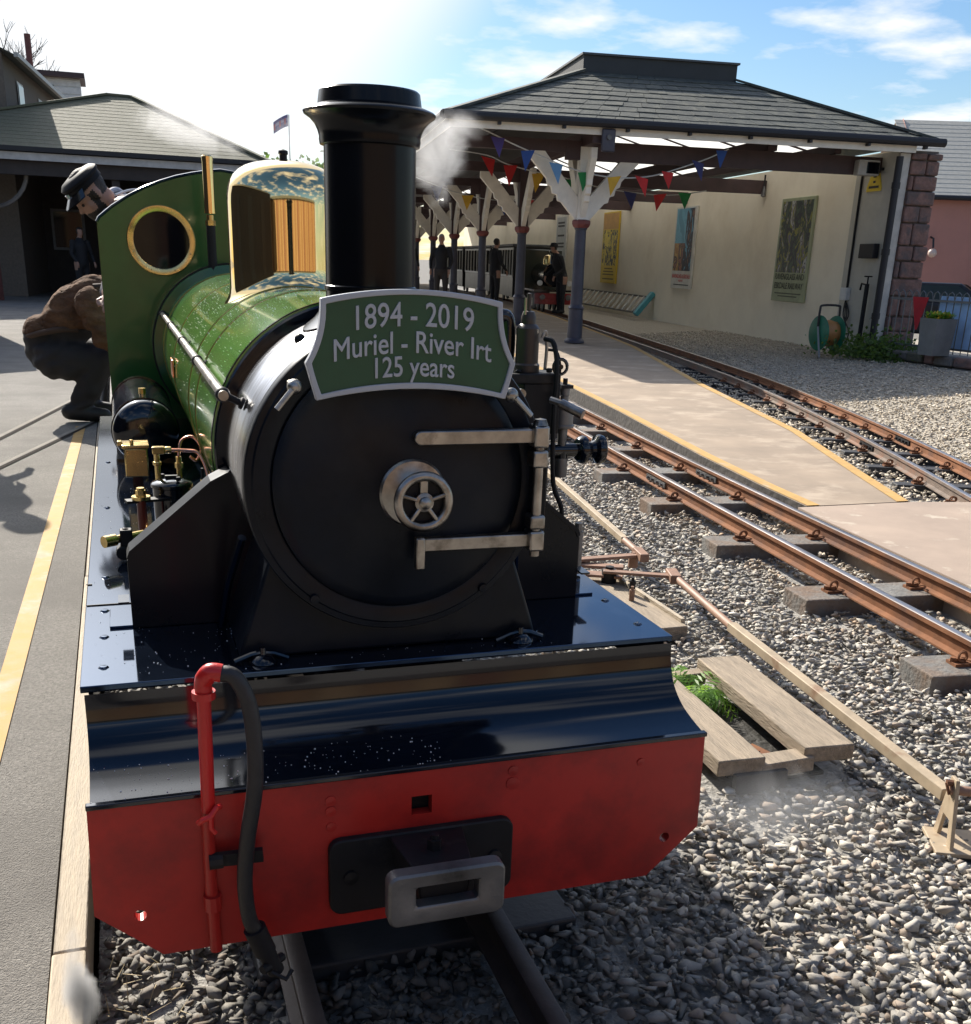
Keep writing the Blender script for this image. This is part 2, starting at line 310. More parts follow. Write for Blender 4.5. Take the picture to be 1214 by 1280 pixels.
for nm, f_, s_ in (('platform_edge_line', smooth_L, 1), ('platform_edge_line', smooth_R, -1)):
    q = MB(); vs = []
    for y in ys[:-1]:
        if y > 30: continue
        w = .085; x = f_(y)
        vs += [(x+s_*.008, y, plz(y)+.004), (x+s_*(.008+w), y, plz(y)+.004)]
    fs = [(2*i,2*i+1,2*i+3,2*i+2) for i in range(len(vs)//2-1)]
    tag(q.add(vs, fs).build(nm, yellow, smooth=False), kind='structure')
# crossing apron, level with the rails
MB().prism([(2.80,-.5),(3.03,1.9),(3.15,3.1),(3.20,3.5),(4.0,3.505),(4.44,3.42),(4.05,2.6),(3.45,1.2),(3.2,-.5)], lambda a,b:(a,b,-.2), lambda a,b:(a,b,-.002)).build('crossing_apron', apronm, smooth=False)['kind'] = 'structure'

# ---- tracks
def c2x(y): return 2.602+.0864*y+.00316*y*y if y < 9 else interp([(3.635,9),(4.05,12),(4.55,15),(5.85,22),(8.1,35),(10.5,50)], y)
def c3x(y): return 3.13+.4844*y-.0099*y*y if y < 10.5 else interp([(7.125,10.5),(7.95,13.8),(9.95,22.3),(12.5,35),(14.4,50)], y)
RP = [(-.032,-.085),(.032,-.085),(.032,-.078),(.006,-.070),(.006,-.030),(.019,-.022),(.019,-.003),(.014,0),(-.014,0),(-.019,-.003),(-.019,-.022),(-.006,-.030),(-.006,-.070),(-.032,-.078)]
def rail(parent, path, off, side_m):
    mb = MB(); n = len(RP); vs = []
    for i, p in enumerate(path):
        d = (path[min(i+1, len(path)-1)]-path[max(i-1, 0)]).normalized(); nn = Vector((d.y,-d.x,0))
        vs += [p+nn*(off+a)+Vector((0,0,b)) for a, b in RP]
    fs = []; mi = []
    for i in range(len(path)-1):
        for k in range(n):
            fs.append((i*n+k, i*n+(k+1) % n, (i+1)*n+(k+1) % n, (i+1)*n+k)); mi.append(1 if k in (6,7,8) else 0)
    fs.append(tuple(range(n))); mi.append(0)
    mb.add(vs, fs); mb.mi = mi
    return mb.build('rail', [side_m, darkrail if side_m is darkrail else railtop], parent, ang=50)
clip_me = None
def track(label, cxf, y0, y1, sl_y, side_m, sleep_m, sl_w, sl_len, zoff=0., clips=True, sdx=0.):
    t = thing('railway_track', label, 'railway track', (cxf(sl_y[0]), sl_y[0], -.13))
    path = [Vector((cxf(y), y, zoff)) for y in np.arange(y0, y1, .5)]
    for s in (-1, 1): rail(t, path, s*.2095, side_m if not isinstance(side_m, tuple) else side_m[0 if s < 0 else 1])
    first = None
    for i, y in enumerate(sl_y):
        d = Vector((cxf(y+.1)-cxf(y-.1), .2, 0)).normalized(); rz = math.atan2(d.y, d.x)-math.pi/2
        o = bpy.data.objects.new('sleeper', None) if False else None
        if first is None:
            mb = MB().box((0,0,-.045), (sl_len, sl_w, .09)); sp = mb.build('sleeper', sleep_m, t, smooth=False, bevel=.006, origin=(0,0,0)); first = sp
        else:
            sp = first.copy(); COL.objects.link(sp)
        sp.location = Vector((cxf(y)+sdx, y, zoff-.0855)) - t.location; sp.rotation_euler = (0,0,rz + random.uniform(-.03,.03))
        if clips and y < 11:
            for sx in (-.2095-.06, -.2095+.055, .2095-.055, .2095+.06):
                if sx in (-.2095+.055, .2095+.06): continue
                c_ = rail_clip(sp); c_.location = (sx, 0, 0)
    return t
clip_src = {}
def rail_clip(parent):
    if 'c' not in clip_src:
        mb = MB(); mb.box((0,0,.006), (.075,.06,.012)); mb.cyl((-.028,.005,.01),(-.028,.005,.028), .011, n=6)
        mb.box((-.005,0,.02), (.05,.016,.012))
        mb.tube([(.0+.018*math.cos(a), -.012+.010*math.sin(a)*.3, .034+.018*math.sin(a)) for a in np.linspace(-.6, 4.9, 12)], .0048, n=6)
        mb.tube([(.02+.016*math.cos(a), .016, .03+.015*math.sin(a)) for a in np.linspace(-1., 4.2, 10)], .0048, n=6)
        o = mb.build('rail_clip', rust, parent, origin=(0,0,0)); clip_src['c'] = o; return o
    o = clip_src['c'].copy(); COL.objects.link(o); o.parent = parent; return o
sl2 = [.36, 1.30, 2.22, 3.14, 4.12, 5.08, 6.0, 6.95, 7.9, 8.8, 9.7]
track('rusty narrow gauge track on grey sleepers beside the platform', c2x, -1.5, 48, sl2, rust, sleeperm, .21, .90)
sl3 = list(np.arange(3.0, 12.5, .62))
track('dark narrow gauge track curving between platform and cream wall', c3x, 1.0, 48, sl3, (greyrail, rust), darksleeper, .12, .86)
sl1 = list(np.arange(.30, 6, .75))
track('oily narrow gauge track underneath the green engine', lambda y: 0., -3.0, 16, sl1, darkrail, darksleeper, .16, .70, clips=False, sdx=.07)
# fishplates bolted at the rail joints
for cxf, s, y, m_, nm, prt in ((c2x,-.2095,4.55,castst,'near rail','rusty narrow'), (c2x,.2095,4.70,castst,'far','x'), (c3x,-.2095,5.55,dull,'a','b'), (c3x,.2095,5.9,dull,'a','b')):
    par = [o for o in bpy.data.objects if o.name.startswith('railway_track') and (('rusty' in o['label']) == (cxf is c2x)) and 'oily' not in o['label']][0]
    d = Vector((cxf(y+.1)-cxf(y-.1), .2, 0)).normalized(); nn = Vector((d.y,-d.x,0)); c_ = Vector((cxf(y), y, -.05))+nn*(s-.013)
    mb = MB().bar(c_-d*.17, c_+d*.17, .010, .034)
    for k in (-.12,-.045,.045,.12): mb.cyl(c_+d*k-nn*.004, c_+d*k-nn*.022, .010, n=6)
    mb.build('fishplate', m_, par, smooth=False)

# ---- ballast: thousands of loose stones, one uncountable mass
def rock_shapes(K=14):
    o = []
    for k in range(K):
        bm = bmesh.new(); g = rng.uniform(-1,1,size=(10,3)); g /= np.maximum(np.linalg.norm(g, axis=1)[:,None], .55); g *= rng.uniform(.85,1.1,(10,1))
        for p in g: bm.verts.new(p)
        bmesh.ops.convex_hull(bm, input=bm.verts); bmesh.ops.delete(bm, geom=[v for v in bm.verts if not v.link_faces], context='VERTS')
        bmesh.ops.triangulate(bm, faces=bm.faces); bm.verts.index_update(); bm.verts.ensure_lookup_table()
        o.append((np.array([v.co[:] for v in bm.verts]), np.array([[v.index for v in f.verts] for f in bm.faces]))); bm.free()
    return o
ROCKS = rock_shapes()
def stones(name, N, fx, rmin, rmax, tones, zf):
    P = fx(N); N = len(P); rad = rmin+(rmax-rmin)*rng.random(N)**1.5; zc = zf(P, rad)
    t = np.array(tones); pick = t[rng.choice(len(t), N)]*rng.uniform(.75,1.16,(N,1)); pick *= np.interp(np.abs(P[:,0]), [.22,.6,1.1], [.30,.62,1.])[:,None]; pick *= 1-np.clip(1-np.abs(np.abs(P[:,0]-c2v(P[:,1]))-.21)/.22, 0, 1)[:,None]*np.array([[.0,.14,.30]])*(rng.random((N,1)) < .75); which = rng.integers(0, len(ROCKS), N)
    V = []; F = []; C_ = []; off = 0
    for k, (rv, rf) in enumerate(ROCKS):
        ii = np.where(which == k)[0]; n = len(ii)
        sc = np.stack([rng.uniform(.85,1.4,n), rng.uniform(.65,1.0,n), rng.uniform(.38,.64,n)], 1)*rad[ii][:,None]
        v = rv[None]*sc[:,None,:]; a, b = rng.uniform(0,2*np.pi,n), rng.normal(0,.5,n)
        ca, sa, cb, sb_ = [q[:,None] for q in (np.cos(a), np.sin(a), np.cos(b), np.sin(b))]
        x, y, z = v[...,0], v[...,1], v[...,2]; y, z = y*cb-z*sb_, y*sb_+z*cb; x, y = x*ca-y*sa, x*sa+y*ca
        V.append(np.stack([x+P[ii,0:1], y+P[ii,1:2], z+zc[ii][:,None]], -1).reshape(-1,3)); F.append((rf[None]+(np.arange(n)*len(rv))[:,None,None]).reshape(-1,3)+off)
        C_.append(np.repeat(pick[ii], len(rv), 0)); off += n*len(rv)
    v, f, c = np.concatenate(V), np.concatenate(F), np.concatenate(C_)
    me = bpy.data.meshes.new(name); me.vertices.add(len(v)); me.vertices.foreach_set('co', v.ravel())
    me.loops.add(f.size); me.loops.foreach_set('vertex_index', f.ravel().astype(np.int32))
    me.polygons.add(len(f)); me.polygons.foreach_set('loop_start', (np.arange(len(f))*3).astype(np.int32)); me.update()
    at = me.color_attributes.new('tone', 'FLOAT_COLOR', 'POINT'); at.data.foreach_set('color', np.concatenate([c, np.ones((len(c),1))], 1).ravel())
    me.materials.append(stonem); o = bpy.data.objects.new(name, me); COL.objects.link(o); return tag(o, kind='stuff')
c2v = np.vectorize(c2x); c3v = np.vectorize(c3x)
PLv = lambda y: np.interp(y, [p[1] for p in PL], [p[0] for p in PL]); PRv = lambda y: np.interp(y, [p[1] for p in PR], [p[0] for p in PR])
def keep(P):
    x, y = P[:,0], P[:,1]; k = np.ones(len(P), bool)
    k &= ~((np.abs(np.abs(x)-.2095) < .03))
    for f_ in (c2v, c3v):
        c_ = f_(y); k &= ~(np.abs(np.abs(x-c_)-.2095) < .034)
    k &= ~((x > PLv(y)-.02) & (x < PRv(y)+.02) & (y > 3.4))
    k &= ~((x > np.interp(y, [-.5,1.9,3.1,3.5], [2.8,3.03,3.15,3.2])-.02) & (y < 3.45) & (x < 4.5) & (x < np.interp(y, [-.5,1.2,2.6,3.42], [3.2,3.45,4.05,4.44])+.02))
    for s_ in sl2: k &= ~((np.abs(y-s_+(x-c2v(y))*.1) < .125) & (np.abs(x-c2v(y)) < .49) & (y < 10))
    for s_ in sl1: k &= ~((np.abs(y-s_) < .07) & (np.abs(x-.07) < .34))
    k &= ~((x > 1.05) & (x < 1.56) & (y > .73) & (y < 1.50))
    k &= x > -.575
    return P[k]
def near(N):
    x = rng.uniform(-.58, 3.5, N); y = -.75+rng.random(N)**1.35*9.5
    P = np.stack([x, y], 1); P = P[(x < c2v(y)+1.0)]
    return keep(P)
def far(N):
    y = 3.5+rng.random(N)**1.25*16; x = rng.uniform(4.2, 12, N)
    P = np.stack([x, y], 1); P = P[(x > c3v(y)-.75) & (x < 11.0+.144*(y-13.1))]
    return keep(P)
def rise(P): # the ground climbs gently to the wall
    d = np.clip((P[:,0]-(c3v(P[:,1])+.5))/3.0, 0, 1); return d*.15
grey = [(.98,.95,.89),(.82,.80,.76),(1.08,1.04,.96),(.66,.65,.63),(.92,.85,.76),(1.2,1.17,1.08),(.87,.73,.61),(.55,.55,.52)]
def bedz(x): return np.interp(x, [.7,1.6], [-.135,-.168])
def znear(P, r_):
    x, y = P[:,0], P[:,1]
    return bedz(x)+r_*.3+rng.random(len(P))*.03 + .008*np.sin(3.1*x+1.3*y)
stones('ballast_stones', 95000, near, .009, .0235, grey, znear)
tan = [(1.2,1.1,.92),(1.4,1.28,1.08),(1.0,.93,.8),(1.25,1.12,.94)]
stones('pale_gravel', 52000, far, .012, .027, tan, lambda P, r_: -.122+rise(P)+r_*.3+rng.random(len(P))*.018)
# sloping gravel bank under the pale gravel
gy = np.arange(3, 48, 1.5); vs = []
for y in gy:
    c_ = c3x(y)+.42; vs += [(c_,y,-.126),(c_+3.0,y,.02),(c_+6,y,.03)]
fs = [f for i in range(len(gy)-1) for f in ((3*i,3*i+1,3*i+4,3*i+3),(3*i+1,3*i+2,3*i+5,3*i+4))]
tag(MB().add(vs, fs).build('gravel_bank', gritm, smooth=False), kind='structure')
# ================================================================ LOCOMOTIVE
ZC = .915; RB = .288
LOCO = thing('steam_locomotive', 'green and black narrow gauge steam engine with red buffer beam and brass dome', 'locomotive', (0, 1.6, 0))
def lp(mb, name, mat, parent=None, **k): return mb.build(name, mat, parent or LOCO, **k)
# running plate
deck = lp(MB().prism([(-.552,.158),(.552,.158),(.552,3.3),(-.552,3.3)], lambda a,b:(a,b,.583), lambda a,b:(a,b,.595)), 'running_plate', deckblk, bevel=.0015, smooth=False)
for sx in (-1, 1):
    for y in (.24,.40,.56,.80,1.5,2.2): lp(MB().lathe([(.0001,.0035),(.006,.003),(.0095,.0)], (sx*.515, y, .595), n=12), 'bolt_head', deckblk, deck)
lp(MB().box((-.47,.50,.5975),(.07,.11,.005)), 'plate_flange', deckblk, deck, bevel=.001); lp(MB().box((.47,.50,.5975),(.07,.11,.005)), 'plate_flange', deckblk, deck, bevel=.001)
lp(MB().box((-.548,.75,.5962),(.012,.003,.002)).box((-.40,.6,.5962),(.3,.002,.002)), 'plate_joint', dull, deck, smooth=False)
for sx in (-1, 1): lp(MB().box((sx*.536, 1.72, .54),(.008, 3.1, .085)), 'valance', black, smooth=False)
# curved apron from running plate to beam
prof = spline([(0,.150,.583),(0,.147,.556),(0,.139,.528),(0,.118,.499),(0,.083,.477),(0,.042,.465),(0,.004,.458)], 5)
pr = [(p.y, p.z) for p in prof]; nrm = pr + [(y+.02, z-.02) for y, z in reversed(pr)]
apron = lp(MB().prism(nrm, lambda a,b:(-.546,a,b), lambda a,b:(.546,a,b)), 'curved_apron', black, ang=50)
lp(MB().box((0,.0,.4535),(1.106,.014,.009)), 'apron_lip', black, apron, bevel=.002)
# buffer beam with bolt holes and a square hole
beam = lp(MB().prism([(-.552,.449),(.552,.449),(.558,.252),(.455,.157),(-.455,.157),(-.558,.252)], lambda a,b:(a,0,b), lambda a,b:(a,.022,b)), 'buffer_beam', red, smooth=False)
cut(beam, MB().box((-.004,.01,.380),(.037,.1,.036)).cyl((-.487,-.1,.241),(-.487,.1,.241),.0105,n=16).cyl((.487,-.1,.238),(.487,.1,.238),.0105,n=16))
for x, z, r_ in ((-.30,.425,.010),(-.165,.39,.010),(-.165,.36,.009),(.165,.40,.013),(.165,.425,.010),(-.165,.41,.010),(.42,.41,.008)):
    lp(MB().lathe([(r_,0),(r_*.95,-.002),(.0001,-.0028)], (x,0,z), 'Y', n=14), 'rivet', red, beam)
# drag box behind beam, frames and wheels (mostly in shade)
lp(MB().box((0,.075,.31),(.9,.09,.26)), 'drag_box', dull, smooth=False)
for sx in (-1, 1): lp(MB().box((sx*.15,1.80,.36),(.02,3.1,.33)), 'frame_plate', dull, smooth=False)
for y in (.62,1.25,1.8,2.35,3.0):
    ax = lp(MB().cyl((-.26,y,.21),(.26,y,.21),.025,n=12), 'axle', dull)
    for sx in (-1, 1): lp(MB().lathe([(.03,.0),(.03,.05),(.17,.05),(.195,.045),(.21,.045),(.222,.03),(.225,.0),(.19,-.0)], (sx*.2,y,.21), 'X', n=28), 'wheel', dull, ax)
# coupling
cp = lp(MB().prism(roundrect(-.172,.165,.19,.338,.022), lambda a,b:(a,-.016,b), lambda a,b:(a,.002,b)), 'coupling_plate', dull, bevel=.003)
dbx = lp(MB().prism([(-.055,.335),(.055,.335),(.045,.27),(-.045,.27)], lambda a,b:(a*.9,-.135,b*.93+.02), lambda a,b:(a*1.25,-.01,b)), 'drawbar_box', dull, bevel=.003)
lp(MB().cyl((.0,-.07,.33),(.0,-.07,.352),.013,n=6).cyl((.0,-.07,.352),(.0,-.07,.36),.007,n=8), 'coupling_pin', dull, dbx)
lo = roundrect(-.102,.098,.248,.345,.017,6); hi = [(-.054,.322),(-.054,.284),(.052,.284),(.052,.322)]
loop = lp(MB().prism(lo, lambda a,b:(a,-.163,b), lambda a,b:(a,-.132,b)), 'coupling_loop', castst, bevel=.0)
cut(loop, MB().box((-.002,-.15,.300),(.108,.2,.038)))
loop.modifiers.new('bevel','BEVEL').width = .004
for sx in (-.135,.13): lp(MB().lathe([(.013,0),(.013,-.006),(.0001,-.009)], (sx,-.016,.265), 'Y', n=10), 'bolt_head', dull, cp)
# vacuum brake standpipe and hose
sp_ = lp(MB().tube(spline([(-.368,-.035,.44),(-.366,-.042,.55),(-.364,-.045,.655)],3), .0108, n=14), 'brake_standpipe', redpipe)
lp(MB().tube(spline([(-.364,-.045,.646),(-.363,-.046,.668),(-.352,-.050,.683),(-.336,-.054,.682)],5), [.0135]*6+[.015]*5+[.0145]*5, n=14).cyl((-.364,-.045,.640),(-.364,-.045,.652),.018,n=14), 'pipe_elbow', redpipe, sp_)
lp(MB().tube([(-.369,-.010,.157),(-.371,-.010,.29),(-.370,-.018,.38),(-.369,-.03,.44)], .0105, n=12).cyl((-.370,-.012,.24),(-.370,-.012,.268),.015,n=10), 'lower_pipe', red, sp_)
lp(MB().tube([(-.385,-.045,.425),(-.378,-.054,.435),(-.366,-.056,.44),(-.356,-.05,.452),(-.350,-.04,.448)], .005, n=8).tube([(-.366,-.056,.438),(-.367,-.057,.42),(-.360,-.057,.41)], .004, n=6), 'pipe_clip', redpipe, sp_)
hose = lp(MB().tube(spline([(-.340,-.054,.682),(-.318,-.060,.676),(-.300,-.066,.635),(-.294,-.07,.57),(-.297,-.072,.49),(-.312,-.07,.40),(-.320,-.068,.32),(-.316,-.066,.25),(-.304,-.064,.215)],8), .0128, n=16), 'brake_hose', rubber)
lp(MB().cyl((-.308,-.064,.225),(-.292,-.062,.175),.019,n=14).cyl((-.292,-.062,.178),(-.276,-.06,.13),.015,n=12).cyl((-.30,-.08,.15),(-.262,-.05,.15),.008,n=8).tube([(-.285,-.075,.14),(-.262,-.085,.128),(-.25,-.075,.138)],.004,n=6), 'hose_coupling', dull, hose)
lp(MB().bar((-.37,-.018,.338),(-.285,-.030,.343),.012,.022).cyl((-.372,-.025,.34),(-.35,-.025,.34),.014,n=10), 'hose_bracket', dull, beam)
# saddle and transverse plates
sad = lp(MB().prism([(-.285,.595),(.285,.595),(.275,.63),(.225,.78),(-.225,.78),(-.275,.63)], lambda a,b:(a,.225,b), lambda a,b:(a,.55,b)), 'smokebox_saddle', satin, bevel=.006)
for sx in (-1, 1):
    po = [(sx*.463,.595),(sx*.463,.728),(sx*.455,.745),(sx*.30,.872),(sx*.262,.898),(sx*.22,.80),(sx*.27,.595)]
    pl = lp(MB().prism(po, lambda a,b:(a,.44,b), lambda a,b:(a,.452,b)), 'stay_plate', framebl, smooth=False, bevel=.002)
    a_, b_ = Vector((sx*.462,.47,.738)), Vector((sx*.285,.47,.884))
    lp(MB().bar(a_, b_, .065 if False else .008, .06), 'plate_flange', black, pl) if False else lp(MB().prism([(sx*.463,.735),(sx*.458,.748),(sx*.302,.876),(sx*.268,.893),(sx*.262,.886),(sx*.30,.868),(sx*.452,.742),(sx*.457,.73)], lambda a,b:(a,.437,b), lambda a,b:(a,.50,b)), 'plate_flange', framebl, pl, smooth=False)
    lp(MB().box((sx*.475,.448,.652),(.02,.05,.004)), 'foot_bracket', black, pl, smooth=False)
    lp(MB().tube([(sx*.30,.40,.60),(sx*.285,.36,.70),(sx*.262,.30,.80)], .008, n=8), 'drain_pipe', black, pl)
for sx in (-1,1):
    ws = lp(MB().lathe([(.0001,.026),(.006,.026),(.007,.014),(.015,.012),(.024,.004),(.026,.0)], (sx*.245,.205,.596), n=16), 'wash_out_cap', black)
    lp(MB().tube([(sx*.245-.05,.203,.600),(sx*.245-.02,.205,.610),(sx*.245,.205,.613),(sx*.245+.02,.205,.610),(sx*.245+.045,.203,.600)], .005, n=8), 'lever', black, ws)
# smokebox
sb = lp(MB().lathe([(.262,.20),(.265,.205),(.265,.515),(.25,.516)], (0,0,ZC), 'Y', n=96), 'smokebox', steel)
lp(MB().lathe([(.222,.197),(.222,.178),(.225,.176),(.252,.176),(.255,.179),(.265,.180),(.267,.183),(.267,.212),(.264,.214)], (0,0,ZC), 'Y', n=96), 'front_ring', satin, sb)
door = lp(MB().lathe([(.221,.182),(.221,.172),(.214,.166),(.200,.163),(.15,.154),(.10,.147),(.05,.143),(.0001,.142)], (0,0,ZC), 'Y', n=96), 'smokebox_door', satin)
for a in (52,128,232,308):
    lp(MB().lathe([(.009,.172),(.008,.168),(.0001,.167)], (.252*math.cos(R(a)),0,ZC+.252*math.sin(R(a))), 'Y', n=10), 'ring_bolt', satin, sb)
us = lp(MB().prism(roundrect(.012,.236,.987,1.011,.0118,6), lambda a,b:(a,.128,b), lambda a,b:(a,.15,b)), 'hinge_strap', worn, door, bevel=.002)
ls = lp(MB().prism([(.03,.803),(.236,.802),(.236,.826),(.03,.826)], lambda a,b:(a,.128,b), lambda a,b:(a,.15,b)), 'hinge_strap', worn, door, bevel=.002)
hp = lp(MB().cyl((.236,.130,.785),(.236,.130,1.02),.0085,n=14), 'hinge_post', worn)
for z0, z1 in ((.98,1.018),(.945,.975),(.835,.86),(.795,.832)): lp(MB().box((.236,.135,(z0+z1)/2),(.028,.036,z1-z0)), 'hinge_knuckle', worn, hp, bevel=.004)
lp(MB().lathe([(.0001,.012),(.010,.010),(.014,.0)], (.236,.130,1.018), n=12), 'hinge_cap', worn, hp)
lp(MB().box((.248,.165,.905),(.02,.05,.19)), 'hinge_bracket', satin, hp, bevel=.003)
lp(MB().prism([(.012,.775),(.028,.775),(.028,.832),(.012,.832)], lambda a,b:(a,.112,b), lambda a,b:(a,.130,b)), 'door_handle', worn, door, bevel=.003)
bs_ = lp(MB().lathe([(.0585,.150),(.0585,.139),(.055,.135),(.030,.131),(.020,.126),(.018,.08),(.0001,.08)], (.012,0,.905), 'Y', n=40), 'boss_plate', worn, door)
HW = (.012,.070,.905)
hw = lp(MB().lathe([(.0425+.0085*math.cos(a), .0085*math.sin(a)) for a in np.linspace(0,2*math.pi,12,endpoint=False)], HW, 'Y', n=40, close=True), 'hand_wheel', worn)
for k in range(5):
    a = R(90+72*k); c_, s_ = math.cos(a), math.sin(a)
    q = MB().bar((HW[0]+.010*c_,HW[1],HW[2]+.010*s_),(HW[0]+.039*c_,HW[1],HW[2]+.039*s_),.014,.007); lp(q, 'spoke', worn, hw, bevel=.002)
lp(MB().lathe([(.016,.01),(.016,-.006),(.010,-.008),(.010,-.014),(.006,-.017),(.0001,-.018)], HW, 'Y', n=20), 'wheel_hub', worn, hw)
lp(MB().lathe([(.036,.009),(.036,.006),(.0001,.006)], HW, 'Y', n=24), 'wheel_web', dull, hw)
for sx, x, z, dx in ((-1,-.186,1.085,-.03),(1,.178,1.07,.035)):
    q = lp(MB().ball((x,.125,z),.0125,14,10).cyl((x,.125,z),(x,.17,z),.007,n=10), 'door_clamp', worn)
    lp(MB().cyl((x+dx*.15,.118,z-.004),(x+dx,.118,z-.034),.0052,n=10), 'clamp_lever', worn, q)
lp(MB().ball((-.14,.35,ZC+.225),.011,12,8), 'rivet_head', satin, sb)
# band, boiler, lining
lp(MB().lathe([(.26,.512),(.283,.512),(.286,.516),(.286,.532),(.28,.536)], (0,0,ZC), 'Y', n=96), 'smokebox_band', black)
boiler = lp(MB().lathe([(.27,.534),(RB,.536),(RB,3.205)], (0,0,ZC), 'Y', n=128), 'boiler', green)
for y in (.545, 1.02, 1.27, 2.02, 2.75):
    w = .007
    lp(MB().lathe([(RB-.002,y-.018),(RB+.0025,y-.018),(RB+.0025,y+.018),(RB-.002,y+.018)] if y > .6 else [(RB-.002,y-.006),(RB+.0018,y-.006),(RB+.0018,y+.004),(RB-.002,y+.004)], (0,0,ZC), 'Y', n=128), 'boiler_band', green if y > .6 else black, boiler)
    for yy in ((y-.0195,y+.0195) if y > .6 else (y+.008,)): lp(MB().lathe([(RB-.002,yy-.0014),(RB+.0012,yy-.0014),(RB+.0012,yy+.0014),(RB-.002,yy+.0014)], (0,0,ZC), 'Y', n=128), 'lining', P_('orange_lining', (.34,.16,.05), .4) if y > .6 else black, boiler)
lp(MB().box((-.292,1.98,.93),(.006,.10,.055)), 'works_plate', copper, boiler, bevel=.002)
# chimney and dome share a saddle function that rests on the boiler barrel
def saddle(rad, cyy, z_keep):
    def fn(p, r_, h):
        if h < 0:   # skirt rows: sit on the barrel
            z = ZC + math.sqrt(max(rad*rad-p.x*p.x, 1e-6)); p = Vector((p.x, p.y, z - h*0 + (-h-1)*0 + (abs(h)-1)))
        return p
    return fn
def lathe_saddle(prof, cyy, rad, skirt, n=64):
    mb = MB(); vs = []; rows = []
    allp = skirt + prof
    for i, (r_, h) in enumerate(allp):
        for k in range(n):
            a = 2*math.pi*k/n; x, y = r_*math.cos(a), r_*math.sin(a)
            z = (ZC+math.sqrt(max(rad*rad-x*x, 1e-6))+h) if i < len(skirt) else h
            vs.append((x, cyy+y, z))
    fs = [(i*n+k, i*n+(k+1) % n, (i+1)*n+(k+1) % n, (i+1)*n+k) for i in range(len(allp)-1) for k in range(n)]
    return mb.add(vs, fs)
ch = lp(lathe_saddle([(.081,1.215),(.081,1.222),(.0835,1.224),(.0835,1.230),(.081,1.232),(.0805,1.460),(.087,1.462),(.0885,1.470),(.0880,1.475),(.0905,1.484),(.0955,1.494),(.104,1.503),(.1135,1.509),(.1150,1.513),(.112,1.516),(.099,1.521),(.0900,1.524),(.0870,1.545),(.084,1.548),(.075,1.548),(.073,1.54),(.070,1.40),(.0001,1.38)], .408, .265, [(.125,-.002),(.124,.004),(.105,.012),(.092,.024),(.084,.034)]), 'chimney', M('chimney_black', (.003,.004,.006), .24, var=.3, spec=.2, coat=.05, bump=.01, bs=12), ang=28)
dp = [(.150,1.245),(.150,1.40),(.149,1.42),(.146,1.438),(.140,1.455),(.131,1.47),(.118,1.483),(.100,1.4935),(.078,1.501),(.052,1.506),(.026,1.5085),(.0001,1.509)]
dome = lp(lathe_saddle(dp, 1.445, RB, [(.168,.001),(.166,.003),(.159,.009),(.154,.018),(.151,.030)], 96), 'dome', brass, ang=60)
lp(MB().lathe([(.010,1.507),(.010,1.522),(.013,1.524),(.012,1.532),(.0001,1.536)], (0,1.445,0), n=10), 'dome_nut', dull, dome)
# handrail
HR = [(-.278,.34,1.045),(-.278,3.2,1.045)]
hr = lp(MB().cyl(HR[0], HR[1], .009, n=14), 'handrail', worn)
for y in (.36,.98,1.55,2.2,2.85):
    nx, nzv = -.278, 1.045-ZC; l_ = math.hypot(nx, nzv); base = (.268 if y < .5 else RB)
    a_ = Vector((nx/l_*base, y, ZC+nzv/l_*base)); b_ = Vector((-.278, y, 1.045))
    q = lp(MB().tube([a_, a_+(b_-a_)*.15, a_+(b_-a_)*.2, b_], [.011,.0105,.0062,.0068], n=10).ball(b_, .0135, 12, 8), 'handrail_stanchion', dull, hr)
hr2 = lp(MB().cyl((.278,.34,1.045),(.278,3.2,1.045),.009,n=12), 'handrail', worn)
# cab
arc = [(-.43,1.434),(-.366,1.475),(-.303,1.508),(-.239,1.534),(-.176,1.555),(-.113,1.570),(-.043,1.583),(.0,1.588)]
half = [(-.492,.595),(-.492,1.375),(-.482,1.392)] + arc
poly = half + [(-x, z) for x, z in reversed(half[:-1])]
cabf = lp(MB().prism(poly, lambda a,b:(a,3.2,b), lambda a,b:(a,3.212,b)), 'cab_front', cabgreen, smooth=False)
cut(cabf, MB().cyl((-.25,3.0,1.313),(-.25,3.4,1.313),.113,n=48).cyl((.25,3.0,1.313),(.25,3.4,1.313),.113,n=48))
edge = [Vector((x,3.206,z)) for x, z in poly[1:-1]]
lp(MB().tube(edge, .008, n=8), 'cab_beading', black, cabf)
for sx in (-1,1):
    wr = lp(MB().lathe([(.109,3.196),(.109,3.188),(.113,3.186),(.132,3.186),(.135,3.19),(.135,3.2)], (sx*.25,0,1.313), 'Y', n=64), 'window_ring', brass2)
    for k in range(8):
        a = R(22+45*k); lp(MB().lathe([(.004,3.186),(.0035,3.184),(.0001,3.183)], (sx*.25+.1215*math.cos(a),0,1.313+.1215*math.sin(a)), 'Y', n=8), 'screw', brass2, wr)
    lp(MB().cyl((sx*.25,3.203,1.313),(sx*.25,3.209,1.313),.1125,n=48), 'window_pane', glassd, cabf)
    sd = lp(MB().prism([(3.212,.595),(4.5,.595),(4.5,1.0),(4.3,1.05),(3.75,1.05),(3.6,1.15),(3.5,1.36),(3.4,1.40),(3.212,1.385)], lambda a,b:(sx*.494,a,b), lambda a,b:(sx*.484,a,b)), 'cab_side', cabgreen, smooth=False)
lp(MB().lathe([(.318,2.905),(.3235,2.905),(.3235,2.915),(.318,2.915)], (0,0,ZC), 'Y', n=100), 'collar_band', dull, boiler)  # thin ring marking the front edge of the firebox collar
